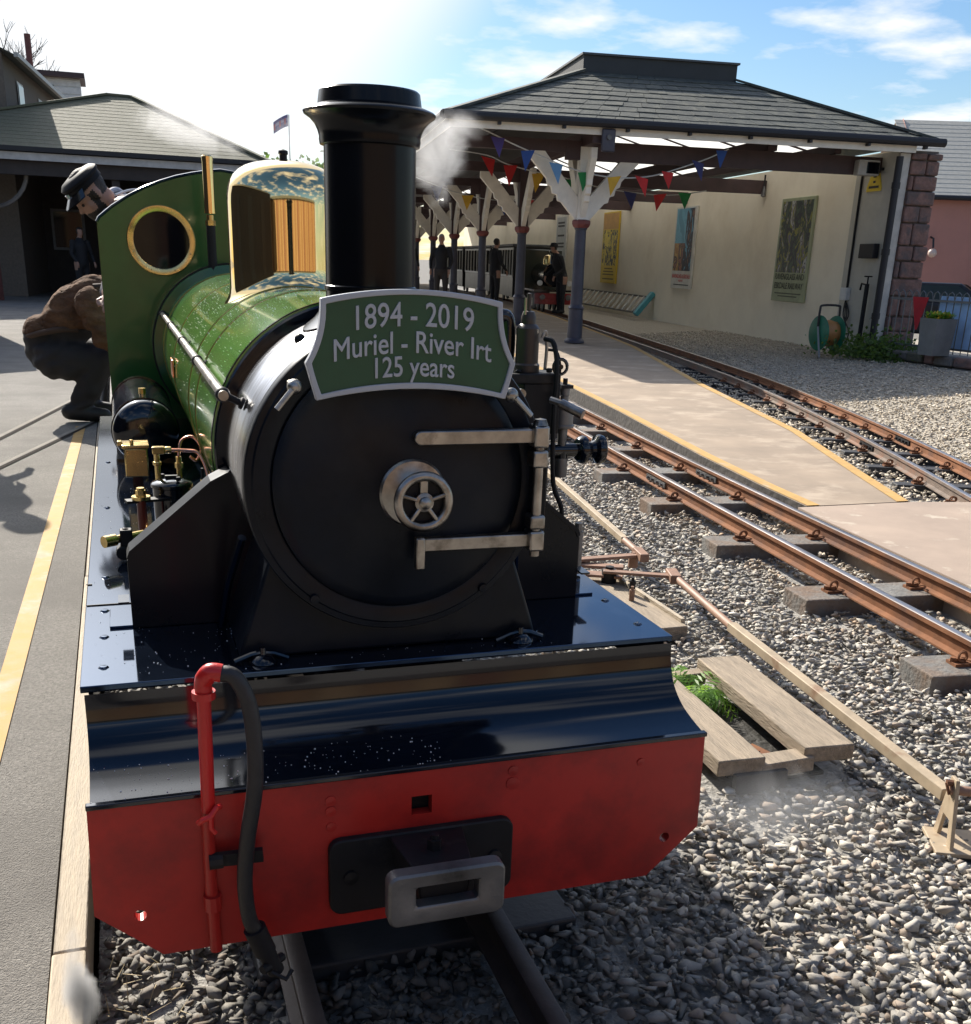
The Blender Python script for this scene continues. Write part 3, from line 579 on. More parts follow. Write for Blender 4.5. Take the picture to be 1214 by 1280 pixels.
lp(MB().lathe([(.285,2.88),(.316,2.885),(.318,2.90),(.318,3.2)], (0,0,ZC), 'Y', n=100), 'firebox_collar', cabgreen, boiler)
lp(MB().box((0,3.5,.98),(.62,.5,.76)), 'backhead', dull, bevel=.02)
lp(MB().box((0,3.9,.45),(1.0,1.7,.08)), 'footplate', dull, smooth=False)
tn = lp(MB().box((0,5.55,.72),(1.02,1.6,.62)).box((0,5.7,1.1),(.8,1.2,.18)), 'tender_tank', cabgreen, bevel=.01)
# whistle
wh = lp(MB().cyl((-.075,2.9,1.415),(-.075,2.9,1.612),.0205,n=20).lathe([(.0215,1.60),(.0215,1.615),(.018,1.619),(.0001,1.62)],(-.075,2.9,0),n=20), 'whistle', brass)
lp(MB().cyl((-.075,2.9,1.385),(-.075,2.9,1.41),.014,n=12).cyl((-.075,2.9,1.372),(-.075,2.9,1.39),.020,n=6), 'whistle_valve', brass2, wh)
lp(MB().cyl((-.075,2.9,1.19),(-.075,2.9,1.375),.017,n=12), 'whistle_stem', dull, wh)
# air reservoir on the left running plate
tk = lp(MB().lathe([(.0001,2.085),(.045,2.087),(.08,2.094),(.098,2.106),(.106,2.125),(.107,2.14),(.107,2.86),(.08,2.89),(.0001,2.9)], (-.385,0,.705), 'Y', n=48), 'air_reservoir', black)
for y in (2.17,2.8): lp(MB().lathe([(.1075,y-.015),(.1105,y-.015),(.1105,y+.015),(.1075,y+.015)], (-.385,0,.705), 'Y', n=40), 'strap', black, tk)
lp(MB().box((-.385,2.5,.60),(.2,.6,.01)), 'reservoir_cradle', black, tk, smooth=False)
lp(MB().cyl((-.385,2.3,.80),(-.385,2.3,.83),.012,n=10), 'drain_plug', brass2, tk)
# lubricators and pipework on the left running plate
bx_ = lp(MB().box((-.425,1.70,.690),(.066,.085,.085)), 'oil_box', brass2, bevel=.004)
lp(MB().box((-.425,1.70,.737),(.076,.095,.010)).box((-.468,1.70,.742),(.014,.03,.014)).cyl((-.435,1.66,.742),(-.435,1.66,.758),.006,n=8), 'oil_box_lid', brass2, bx_, bevel=.002)
lp(MB().box((-.425,1.70,.62),(.03,.05,.055)), 'oil_box_bracket', black, bx_, smooth=False)
cy_ = lp(MB().lathe([(.046,.595),(.046,.735),(.050,.737),(.050,.745),(.046,.749),(.02,.756),(.0001,.757)], (-.350,1.08,0), n=32), 'oil_reservoir', black)
lp(MB().box((-.350,1.08,.758),(.03,.012,.012)).cyl((-.335,1.05,.755),(-.335,1.05,.765),.006,n=6).cyl((-.37,1.11,.752),(-.37,1.11,.762),.006,n=6), 'filler_cap', dull, cy_, bevel=.001)
lp(MB().cyl((-.380,1.10,.745),(-.380,1.10,.815),.007,n=10).cyl((-.380,1.10,.785),(-.380,1.10,.795),.011,n=6).box((-.375,1.10,.822),(.030,.018,.018)).cyl((-.36,1.10,.822),(-.345,1.10,.822),.009,n=8), 'brass_elbow', brass2, cy_, bevel=.002)
lp(MB().cyl((-.328,1.13,.745),(-.328,1.13,.80),.0065,n=10).cyl((-.328,1.13,.772),(-.328,1.13,.785),.010,n=6), 'brass_union', brass2, cy_)
lp(MB().tube(spline([(-.35,1.10,.822),(-.31,1.10,.820),(-.283,1.09,.815),(-.268,1.06,.785),(-.262,1.03,.74),(-.26,1.0,.70)],6), .0042, n=8), 'copper_pipe', copper, cy_)
lp(MB().tube(spline([(-.328,1.13,.80),(-.318,1.15,.835),(-.29,1.15,.845),(-.272,1.14,.82),(-.285,1.13,.79),(-.30,1.13,.80)],6), .0035, n=8), 'copper_pipe', copper, cy_)
lp(MB().cyl((-.283,.97,.60),(-.283,.97,.80),.0035,n=6).cyl((-.262,.93,.60),(-.262,.93,.80),.003,n=6), 'pipe_rod', dull, cy_)
lp(MB().box((-.276,1.10,.715),(.004,.07,.05)), 'data_plate', brass2, cy_, smooth=False)
rd = lp(MB().cyl((-.425,1.02,.60),(-.425,1.02,.72),.011,n=12), 'red_oil_pipe', M('oxide_red', (.13,.02,.015), .35))
lp(MB().cyl((-.425,1.02,.72),(-.425,1.02,.728),.022,n=12).cyl((-.425,1.02,.728),(-.425,1.02,.742),.012,n=6).cyl((-.425,1.02,.742),(-.425,1.02,.748),.009,n=10), 'brass_nut', brass2, rd)
lp(MB().bar((-.46,1.02,.716),(-.36,1.04,.716),.03,.006), 'bracket', dull, rd)
vv = lp(MB().cyl((-.50,.93,.645),(-.40,1.0,.645),.0095,n=10).cyl((-.515,.92,.645),(-.49,.937,.645),.014,n=12).tube([(-.40,1.0,.645),(-.375,1.03,.65)],.008,n=8), 'drain_valve', brass2)
lp(MB().box((-.465,.945,.645),(.028,.028,.045)).cyl((-.475,.92,.615),(-.475,.96,.615),.016,n=10).cyl((-.475,.94,.62),(-.465,.945,.67),.008,n=8), 'valve_body', dull, vv, bevel=.003)
# brake pump and fittings on the right running plate
pb = lp(MB().lathe([(.030,1.045),(.030,1.06),(.0265,1.064),(.0265,1.140),(.022,1.146),(.017,1.150),(.017,1.165),(.013,1.176),(.005,1.178),(.005,1.215),(.0001,1.216)], (.440,.75,0), n=24), 'pump_cylinder', M('brown_cladding', (.05,.04,.036), .4, .3))
lp(MB().cyl((.428,.74,1.17),(.428,.74,1.205),.003,n=6), 'pump_rod', worn, pb)
ph = lp(MB().box((.445,.75,1.033),(.125,.1,.022)).box((.465,.75,.965),(.09,.09,.115)).cyl((.41,.72,1.045),(.41,.72,1.052),.008,n=6).cyl((.485,.72,1.045),(.485,.72,1.055),.008,n=6), 'pump_head', dull, bevel=.003)
lp(MB().box((.46,.76,.76),(.07,.09,.33)), 'pump_body', dull, ph, bevel=.006)
lp(MB().tube(spline([(.36,.78,1.16),(.385,.78,1.165),(.402,.78,1.155),(.405,.78,1.10),(.402,.78,1.05)],5), .016, n=12), 'exhaust_pipe', black, ph)
lp(MB().tube(spline([(.47,.72,1.12),(.485,.70,1.11),(.492,.69,1.05),(.49,.69,.95),(.497,.69,.80),(.517,.68,.74),(.52,.68,.70)],6), .006, n=8), 'steam_pipe', dull, ph)
lp(MB().tube(spline([(.468,.73,1.12),(.475,.73,1.135),(.48,.73,1.10),(.478,.73,1.05)],5), .004, n=8), 'copper_pipe', worn, ph)
lp(MB().tube(spline([(.48,.73,1.095),(.505,.73,1.09),(.515,.73,1.06),(.515,.73,1.03)],5), .0035, n=8), 'oil_pipe', dull, ph)
lp(MB().tube([(.512+.017*math.cos(a), .72, 1.058+.017*math.sin(a)) for a in np.linspace(0,6.28,16)], .004, n=6).cyl((.512,.715,1.058),(.512,.725,1.058),.006,n=8), 'valve_wheel', black, ph)
gl = lp(MB().lathe([(.012,1.015),(.012,.992),(.010,.99),(.010,.975),(.025,.972),(.026,.966),(.026,.962),(.0235,.96),(.0235,.925),(.026,.923),(.026,.918),(.012,.914),(.010,.85),(.016,.845),(.016,.80)], (.535,.74,0), n=24), 'sight_lubricator', castst)
lp(MB().cyl((.535,.74,1.0),(.535,.74,1.03),.006,n=8).box((.535,.74,1.012),(.03,.03,.008)), 'lubricator_tap', dull, gl)
sp2 = lp(MB().lathe([(.0001,.575),(.026,.575),(.031,.580),(.034,.588),(.032,.596),(.022,.602),(.018,.610),(.022,.618),(.034,.624),(.036,.632),(.033,.641),(.026,.645),(.0001,.646)], (0,.74,.863), 'X', n=32), 'valve_spool', black)
lp(MB().cyl((.46,.74,.863),(.58,.74,.863),.016,n=14).cyl((.535,.74,.80),(.535,.74,.863),.016,n=12), 'spool_arm', black, sp2)
lp(MB().cyl((.53,.60,.60),(.53,.60,.70),.012,n=12).cyl((.53,.60,.70),(.53,.60,.72),.009,n=10), 'sand_pipe', castst)
lp(MB().cyl((.285,.16,1.05),(.315,.13,1.035),.009,n=12).cyl((.27,.175,1.055),(.287,.158,1.05),.006,n=8), 'bright_cock', worn, sb)
# wet beads on boiler and running plate
def droplets(name, P, Nn, rad, parent):
    bmi = bmesh.new(); bmesh.ops.create_icosphere(bmi, subdivisions=1, radius=1); iv = np.array([v.co[:] for v in bmi.verts]); jf = np.array([[v.index for v in f.verts] for f in bmi.faces]); bmi.free()
    N = len(P); v = (P[:,None,:]+iv[None]*rad[:,None,None]).reshape(-1,3)-np.array(wloc(parent)); f = (jf[None]+(np.arange(N)*12)[:,None,None]).reshape(-1,3)
    me = bpy.data.meshes.new(name); me.from_pydata(v.tolist(), [], f.tolist()); me.polygons.foreach_set('use_smooth', [True]*len(f)); me.materials.append(dropm)
    o = bpy.data.objects.new(name, me); COL.objects.link(o); o.parent = parent; return tag(o, kind='stuff')
dropm = M('water_beads', (.85,.88,.9), .06, var=.02, spec=.9, trans=.25)
N = 1300; a = rng.normal(2.15,.42,N); y = .55+rng.beta(1.6,2.2,N)*1.9; rad = .0004+.0013*rng.random(N)**3
k = (a > 1.2) & (a < 3.2) & ~((np.abs(y-1.445) < .2) & (a < 2.2)); a, y, rad = a[k], y[k], rad[k]
droplets('water_droplets', np.stack([(RB+.0005)*np.cos(a), y, ZC+(RB+.0005)*np.sin(a)], 1), None, rad, boiler)
N = 1700; x = rng.uniform(-.545,.30,N); y = .165+rng.random(N)*1.6; rad = .0004+.0011*rng.random(N)**3
k = (x < -.28) | (y < .3); k &= rng.random(N) < np.where(x < -.47, .25, 1)
droplets('water_droplets', np.stack([x,y,np.full(N,.5955)],1)[k], None, rad[k], deck)
N = 170; x = rng.uniform(-.545,.05,N); t = rng.integers(20, len(pr), N); rad = .0005+.0012*rng.random(N)**3
droplets('water_droplets', np.array([(xx, pr[i][0], pr[i][1]+.0005) for xx, i in zip(x,t)]), None, rad, apron)

# ---- headboard hung in front of the smokebox
HB = thing('headboard', 'green anniversary headboard lettered in silver, hung on the smokebox front', 'headboard', (0,.10,1.06))
def qb(p0, p1, p2, n=10): return [((1-t)**2*p0[0]+2*t*(1-t)*p1[0]+t*t*p2[0], (1-t)**2*p0[1]+2*t*(1-t)*p1[1]+t*t*p2[1]) for t in np.linspace(0,1,n,endpoint=False)]
def board(s=0.):
    tl, tr = (-.147+s,1.220-s), (.147-s,1.220-s); lpn, rpn = (-.1725+s*1.2,1.124), (.1725-s*1.2,1.124); bl, br = (-.157+s,1.067+s*1.2), (.157-s,1.067+s*1.2)
    o = qb(tl,(0,1.252-s),tr,14)+qb(tr,(.146-s,1.165),rpn,8)+qb(rpn,(.166-s,1.10),br,6)+qb(br,(0,1.102+s*1.2),bl,14)+qb(bl,(-.166+s,1.10),lpn,6)+qb(lpn,(-.146+s,1.165),tl,8)
    return o
ow, iw = board(0), board(.008); n_ = len(ow)
MB().prism(iw, lambda a,b:(a,.0985,b), lambda a,b:(a,.106,b)).build('board', boardgreen, HB, smooth=False)
mb = MB(); vs = [(a,.094,b) for a,b in ow]+[(a,.094,b) for a,b in iw]+[(a,.110,b) for a,b in ow]+[(a,.110,b) for a,b in iw]; fs = []
for k in range(n_):
    j = (k+1) % n_; fs += [(k,j,n_+j,n_+k),(2*n_+k,2*n_+j,3*n_+j,3*n_+k),(k,j,2*n_+j,2*n_+k),(n_+k,n_+j,3*n_+j,3*n_+k)]
mb.add(vs, fs).build('rim', letter, HB, ang=50, bevel=.0015)
MB().box((0,.118,1.14),(.03,.016,.12)).box((0,.14,1.17),(.02,.05,.014)).build('hanging_bracket', dull, HB, smooth=False)
def bend(z0, sx=1.): return lambda x, y, z: (x*sx, .0985-z-.0005, z0 + y - .55*x*x)
text_mesh('1894 - 2019', .0515, letter, 'lettering', HB, bend(1.1815, .80), bold=.0005, extrude=.0015)
text_mesh('Muriel - River Irt', .0475, letter, 'lettering', HB, bend(1.1405, .80), bold=.0005, extrude=.0015)
text_mesh('125 years', .0445, letter, 'lettering', HB, bend(1.1045, .80), bold=.0005, extrude=.0015)
# ================================================================ TRACKSIDE
# point rodding beside the engine
RD = thing('point_rodding', 'long cream and brown signal rodding lying across the ballast', 'rod', (1.66,1.3,-.03))
MB().bar((1.575,.40,-.03),(1.735,1.78,-.03),.036,.036).build('channel_rod', cream, RD, bevel=.003)
MB().cyl((1.735,1.78,-.03),(1.842,2.44,-.03),.0165,n=14).build('rod_pipe', rodrust, RD)
MB().cyl((1.86,2.82,-.03),(1.905,3.10,-.03),.0165,n=14).build('rod_pipe', rodrust, RD)
MB().bar((1.905,3.10,-.03),(2.14,4.60,-.03),.034,.034).bar((2.14,4.60,-.03),(2.42,6.4,-.03),.034,.034).build('channel_rod', cream, RD, bevel=.003)
MB().bar((1.825,2.40,-.03),(1.86,2.52,-.03),.05,.04).bar((1.85,2.76,-.03),(1.875,2.90,-.03),.045,.04).build('rod_fork', rodrust, RD, bevel=.004)
CR = thing('rodding_crank', 'rusty rodding crank and bolted levers on a timber base', 'crank', (1.62,2.62,-.1))
MB().box((1.55,2.35,-.12),(.22,.75,.06)).build('timber_base', timber, CR, bevel=.005)
MB().box((1.66,2.38,-.088),(.02,.72,.03)).build('edge_batten', timber2, CR, bevel=.003)
MB().bar((1.56,2.60,-.03),(1.86,2.45,-.03),.04,.012).build('lever_arm', rodrust, CR, bevel=.002)
MB().bar((1.50,2.82,-.035),(1.87,2.84,-.035),.045,.014).build('lever_arm', rodrust, CR, bevel=.002)
MB().bar((1.42,2.86,-.055),(1.72,2.72,-.055),.06,.014).bar((1.40,2.74,-.06),(1.66,2.60,-.06),.07,.012).build('base_plate', rodrust, CR, bevel=.002)
for x, y, r_, h in ((1.60,2.62,.035,.07),(1.50,2.86,.03,.06),(1.84,2.86,.024,.06),(1.62,2.42,.014,.075),(1.58,2.34,.012,.06)):
    MB().cyl((x,y,-.1),(x,y,-.1+h),r_,n=12).cyl((x,y,-.1+h),(x,y,-.085+h),r_*.6,n=6).build('pivot_post', dull if h > .065 else rodrust, CR)
ST = thing('rodding_stool', 'cream painted steel stool holding the end of the rodding', 'bracket', (1.56,.33,-.14))
for k, (x, y) in enumerate(((1.545,.36),(1.66,.30))):
    pf = [(-.065,-.145),(-.018,.045),(.018,.045),(.065,-.145),(.035,-.145),(.02,-.07),(-.02,-.07),(-.035,-.145)]
    d = Vector((.45,-.89,0)) if False else Vector((.89,.0,0)); 
    MB().prism(pf, lambda a,b:(x+a*.35, y+a*.9, b), lambda a,b:(x+.010+a*.35, y-.004+a*.9, b)).build('side_plate', cream, ST, smooth=False, bevel=.002)
MB().cyl((1.54,.362,.01),(1.67,.297,.01),.013,n=12).build('roller', rodrust, ST)
MB().cyl((1.53,.367,.03),(1.545,.36,.03),.009,n=8).cyl((1.53,.367,.03),(1.535,.355,-.0),.004,n=6).build('pin', rust, ST)
MB().box((1.60,.33,-.145),(.19,.14,.012),rz=-.45).build('foot_plate', cream, ST, bevel=.002)
# timber-edged drain pit with a fern
PT = thing('drain_pit', 'open drain pit framed by weathered planks beside the buffer beam', 'pit frame', (1.3,1.1,-.15))
for (a, b, w) in (((1.155,.745,-.062),(1.20,1.48,-.062),.15), ((1.455,.75,-.058),(1.515,1.50,-.058),.165)):
    MB().bar(a, b, w, .05).build('plank', timber, PT, bevel=.004)
MB().bar((1.22,.775,-.085),(1.40,.775,-.08),.07,.045).build('end_board', timber, PT, bevel=.004)
MB().bar((1.22,1.46,-.09),(1.44,1.47,-.09),.05,.045).build('end_board', timber, PT, bevel=.004)
MB().box((1.32,1.11,-.138),(.30,.66,.012)).build('pit_floor', P_('shaded_pit_soil', (.018,.016,.012), .7, bump=.3, bs=30, col2=(.06,.07,.015), c2s=9, c2t=.62), PT, smooth=False)  # shallow mossy floor, coloured near black to imitate the pit's shaded depth
MB().bar((1.13,.735,-.11),(1.30,.735,-.11),.02,.06).build('plank_bearer', darksleeper, PT, smooth=False)
MB().box((1.33,.93,-.125),(.06,.09,.012),rz=.3).cyl((1.32,.92,-.12),(1.32,.92,-.108),.012,n=8).build('rusty_plate', rust, PT, smooth=False)
def leafmesh(name, quads, mat, parent=None, kind=None):
    v = np.array(quads).reshape(-1,3); f = np.arange(len(v)).reshape(-1, len(quads[0]))
    o = Vector((0,0,0)) if parent is None else wloc(parent)
    me = bpy.data.meshes.new(name); me.from_pydata((v-np.array(o)).tolist(), [], f.tolist())
    c = np.repeat(rng.uniform(.6,1.4,(len(f),1))*np.array([[1,1,1]]), len(quads[0]), 0); at = me.color_attributes.new('tone','FLOAT_COLOR','POINT'); at.data.foreach_set('color', np.concatenate([c, np.ones((len(c),1))],1).ravel())
    me.materials.append(mat); ob = bpy.data.objects.new(name, me); COL.objects.link(ob)
    if parent: ob.parent = parent
    return ob
def fern(base, nf, ln, parent):
    for k in range(nf):
        az = random.uniform(0, 6.28); L_ = ln*random.uniform(.6,1); q = []; rise_ = random.uniform(.6,1.2)
        pts = [Vector(base)+Vector((math.cos(az)*L_*t*.8, math.sin(az)*L_*t*.8, L_*(rise_*t-1.0*t*t))) for t in np.linspace(0,1,14)]
        for i in range(1, 13):
            d = (pts[i+1]-pts[i]).normalized(); sd = d.cross(Vector((0,0,1))).normalized(); w = L_*.26*math.sin(math.pi*(i/13)**.7)+.004
            for sg in (-1,1):
                a_ = pts[i]; tip = a_+sd*sg*w+d*w*.5-Vector((0,0,w*.25)); q.append([a_-d*.002, (a_+tip)/2-d*.004, tip, (a_+tip)/2+d*.006])
        leafmesh('frond', q, fernm, parent)
FN = thing('fern', 'bright green fern sprouting from the plank-edged drain pit', 'fern', (1.32,1.33,-.1)); fern((1.33,1.34,-.10), 22, .26, FN)
FW = thing('weed', 'low green weed at the head of the drain pit', 'weed', (1.24,1.50,-.1)); fern((1.26,1.52,-.10), 10, .12, FW); fern((1.36,1.54,-.10), 8, .10, FW)
# scraps beside the engine track
for (a, b, w, lab) in (((-.30,-.02,-.10),(-.20,-.045,-.095),.006,'thin straw stalk on stones beneath the brake hose'), ((-.27,-.14,-.10),(-.19,-.17,-.095),.006,'split pale stalk lying nearer the rail end')):
    tag(MB().bar(a, b, w, .003).build('straw_stalk', timber2), lab, 'straw')
q = []
for k in range(90):
    p = Vector((random.uniform(-.575,-.42), random.uniform(-.15,.35), -.115)); d = Vector((random.uniform(-1,1), random.uniform(-1,1), random.uniform(.1,.8))).normalized()*random.uniform(.03,.07); s_ = d.cross(Vector((0,0,1))).normalized()*.0012
    q.append([p-s_, p+s_, p+d+s_*.3, p+d-s_*.3])
tag(leafmesh('dry_grass', q, P_('straw_grass', (.38,.29,.15))), kind='stuff')

# ================================================================ STATION CANOPY AND WALL
TH = R(8.2); VV = Vector((math.sin(TH), math.cos(TH), 0)); UU = Vector((math.cos(TH), -math.sin(TH), 0)); OO = Vector((11.05,13.1,0))
def w3(u, v, z): return OO+UU*u+VV*v+Vector((0,0,z))
ROT = Matrix((UU, VV, Vector((0,0,1)))).transposed()
def ub(mb, u0, u1, v0, v1, z0, z1): return mb.box(w3((u0+u1)/2,(v0+v1)/2,(z0+z1)/2), (u1-u0, v1-v0, z1-z0), M4=ROT)
SB = thing('station_canopy', 'platform canopy with dark tiled hipped roof, cream wall and white braced columns', 'station building', tuple(w3(-3,3,0)))
wall = ub(MB(), 0, .55, .06, 42, -.1, 3.06).build('wall', creamwall, SB, smooth=False)
ub(MB(), -.03, .0, .0, 1.2, -.1, 3.04).build('wall_pilaster', P_('pale_grey_render', (.50,.47,.40), .85, var=.08), SB, smooth=False)
pier = ub(MB(), .02, .60, -.05, .055, -.1, 3.05).build('pier_core', mortar, SB, smooth=False)
z = -.08; row = 0
while z < 2.98:
    h = random.uniform(.2,.34); h = min(h, 3.02-z); sp = random.choice([None,.22,.33,.4])
    for (a, b) in ([(.13,.62)] if sp is None else [(.13,sp),(sp,.62)]):
        j = random.uniform(-.03,.05)
        ub(MB(), a+.008, b-.008+(j if b == .62 else 0), -.10-random.uniform(0,.035), -.045, z+.008, z+h-.008).build('stone', pierm, pier, smooth=False, bevel=.025, seg=2)
    z += h; row += 1
ub(MB(), -.035, .13, -.075, -.04, -.1, 3.0).build('corner_board', P_('pale_trim', (.55,.52,.47), .6), SB, smooth=False)
dp_ = MB().cyl(w3(-.07,-.12,.0), w3(-.07,-.12,2.95), .055, n=14).build('drainpipe', gutterm, SB)
for zz_ in (.6,1.55,2.5): MB().cyl(w3(-.07,-.12,zz_), w3(-.07,-.12,zz_+.09), .066, n=14).build('pipe_collar', gutterm, dp_)
ub(MB(), -.16, -.06, .10, .55, 1.50, 1.72).build('junction_box', gutterm, SB, bevel=.01)
# roof
EU0, EU1, EV = -7.0, .42, -.25; ZE = 3.17
A_, B_ = 2.55, 2.25; HR_ = 1.0
roof = ub(MB(), EU0+.3, EU1-.3, EV+.3, 42, ZE-.03, ZE-.01)
def slope_pt(face, s, t):
    # face: front / left / right ; s along eave 0..1, t up slope 0..1
    if face == 'front':
        a, b = w3(EU0,EV,ZE), w3(EU1,EV,ZE); c, d = w3(EU0+A_,EV+A_,ZE+HR_), w3(EU1-B_,EV+A_,ZE+HR_)
    elif face == 'left':
        a, b = w3(EU0,42,ZE), w3(EU0,EV,ZE); c, d = w3(EU0+A_,42,ZE+HR_), w3(EU0+A_,EV+A_,ZE+HR_)
    else:
        a, b = w3(EU1,EV,ZE), w3(EU1,42,ZE); c, d = w3(EU1-B_,EV+A_,ZE+HR_), w3(EU1-B_,42,ZE+HR_)
    lo_ = a.lerp(b, s); hi_ = c.lerp(d, s); return lo_.lerp(hi_, t)
def courses(face, n, parent, mat, fn=slope_pt, s0=0, s1=1, t0=0., t1=1., name='tile_course', lift=.013):
    for k in range(n):
        ta, tb = t0+(t1-t0)*k/n, t0+(t1-t0)*(k+1)/n
        p = [fn(face,s0,ta), fn(face,s1,ta), fn(face,s1,min(1,tb+.004)), fn(face,s0,min(1,tb+.004))]
        nn = (p[1]-p[0]).cross(p[3]-p[0]).normalized()
        top = [p[0]+nn*lift, p[1]+nn*lift, p[2]+nn*.003, p[3]+nn*.003]; bot = [q_-nn*.012 for q_ in p]
        MB().add(bot+top, [(0,3,2,1),(4,5,6,7),(0,1,5,4),(1,2,6,5),(2,3,7,6),(3,0,4,7)]).build(name, mat, parent, smooth=False)
rf = MB().add([w3(EU0+A_,EV+A_,ZE+HR_-.01),w3(EU1-B_,EV+A_,ZE+HR_-.01),w3(EU1-B_,42,ZE+HR_-.01),w3(EU0+A_,42,ZE+HR_-.01)], [(0,1,2,3)]).build('roof', slate, SB, smooth=False)
random.seed(21)
for k in range(10):
    ta, tb = k/10, (k+1)/10; wd = (slope_pt('front',1,ta)-slope_pt('front',0,ta)).length; nt_ = int(wd/.29); sh_ = .5*(k % 2)
    for i in range(-1, nt_+1):
        s0, s1 = max(0,(i+sh_)/nt_), min(1,(i+1+sh_)/nt_)
        if s1-s0 < .004: continue
        l_ = .013+random.uniform(-.003,.005); g_ = .0035/wd
        p = [slope_pt('front',s0+g_,ta+random.uniform(-.006,.004)), slope_pt('front',s1-g_,ta+random.uniform(-.006,.004)), slope_pt('front',s1-g_,min(1,tb+.01)), slope_pt('front',s0+g_,min(1,tb+.01))]
        nn = (p[1]-p[0]).cross(p[3]-p[0]).normalized()
        MB().add([q_-nn*.01 for q_ in p]+[p[0]+nn*l_,p[1]+nn*(l_+random.uniform(-.002,.002)),p[2]+nn*.003,p[3]+nn*.003], [(4,5,6,7),(0,1,5,4),(1,2,6,5),(3,0,4,7),(2,3,7,6)]).build('tile', slate, rf, smooth=False)
courses('left', 10, rf, slate); courses('right', 2, rf, slate, t0=0, t1=.14); courses('right', 1, rf, slate, t0=.94, t1=1)
trl = P_('translucent_roof_sheet', (.8,.8,.74), .5, var=.05); tb_ = trl.node_tree.nodes; 
tr_ = tb_.new('ShaderNodeBsdfTranslucent'); tr_.inputs[0].default_value = (.95,.92,.82,1); mxs = tb_.new('ShaderNodeMixShader'); mxs.inputs[0].default_value = .92
trl.node_tree.links.new(tb_['Principled BSDF'].outputs[0], mxs.inputs[1]); trl.node_tree.links.new(tr_.outputs[0], mxs.inputs[2]); trl.node_tree.links.new(mxs.outputs[0], tb_['Material Output'].inputs[0])
for k in range(26):
    s0, s1 = k/26, (k+1)/26; p = [slope_pt('right',s0,.135), slope_pt('right',s1-.0005,.135), slope_pt('right',s1-.0005,.945), slope_pt('right',s0,.945)]
    MB().add(p, [(0,1,2,3)]).build('roof_light', trl, rf, smooth=False)
    MB().bar(slope_pt('right',s0,.135), slope_pt('right',s0,.945), .05,.05).build('glazing_bar', maroon, rf, smooth=False)
for a, b in ((w3(EU0,EV,ZE+.03), w3(EU0+A_,EV+A_,ZE+HR_+.03)), (w3(EU1,EV,ZE+.03), w3(EU1-B_,EV+A_,ZE+HR_+.03))): MB().bar(a, b, .12,.035).build('hip_tile', slate, rf, smooth=False)
rbx = ub(MB(), EU0+A_+.0, EU1-B_-.0, EV+A_+.02, 42, ZE+HR_-.05, ZE+HR_+.25).build('ridge_box', P_('ridge_felt', (.05,.052,.052), .8), SB, smooth=False)
ub(MB(), EU0+A_-.03, EU1-B_+.03, EV+A_-.02, 42, ZE+HR_+.25, ZE+HR_+.28).build('ridge_cap', P_('ridge_lead', (.085,.088,.09), .7), SB, smooth=False)
# gutter and fascia
def gut(a, b):
    d = (b-a).normalized(); MB().tube([a, b], .062, n=10).build('gutter', gutterm, SB)
gut(w3(EU0-.06,EV-.05,ZE-.025), w3(EU1+.1,EV-.05,ZE-.025)); gut(w3(EU0-.06,EV-.05,ZE-.025), w3(EU0-.06,40,ZE-.025))
ub(MB(), EU0+.02, EU1-.3, EV+.03, EV+.06, ZE-.17, ZE-.02).build('fascia', white, SB, smooth=False)
ub(MB(), EU0+.02, EU0+.05, EV+.06, 40, ZE-.17, ZE-.02).build('fascia', white, SB, smooth=False)
for k in range(8): ub(MB(), EU0+.7+k*.93, EU0+.74+k*.93, EV-.06, EV+.03, ZE-.12, ZE-.03).build('gutter_bracket', gutterm, SB, smooth=False)
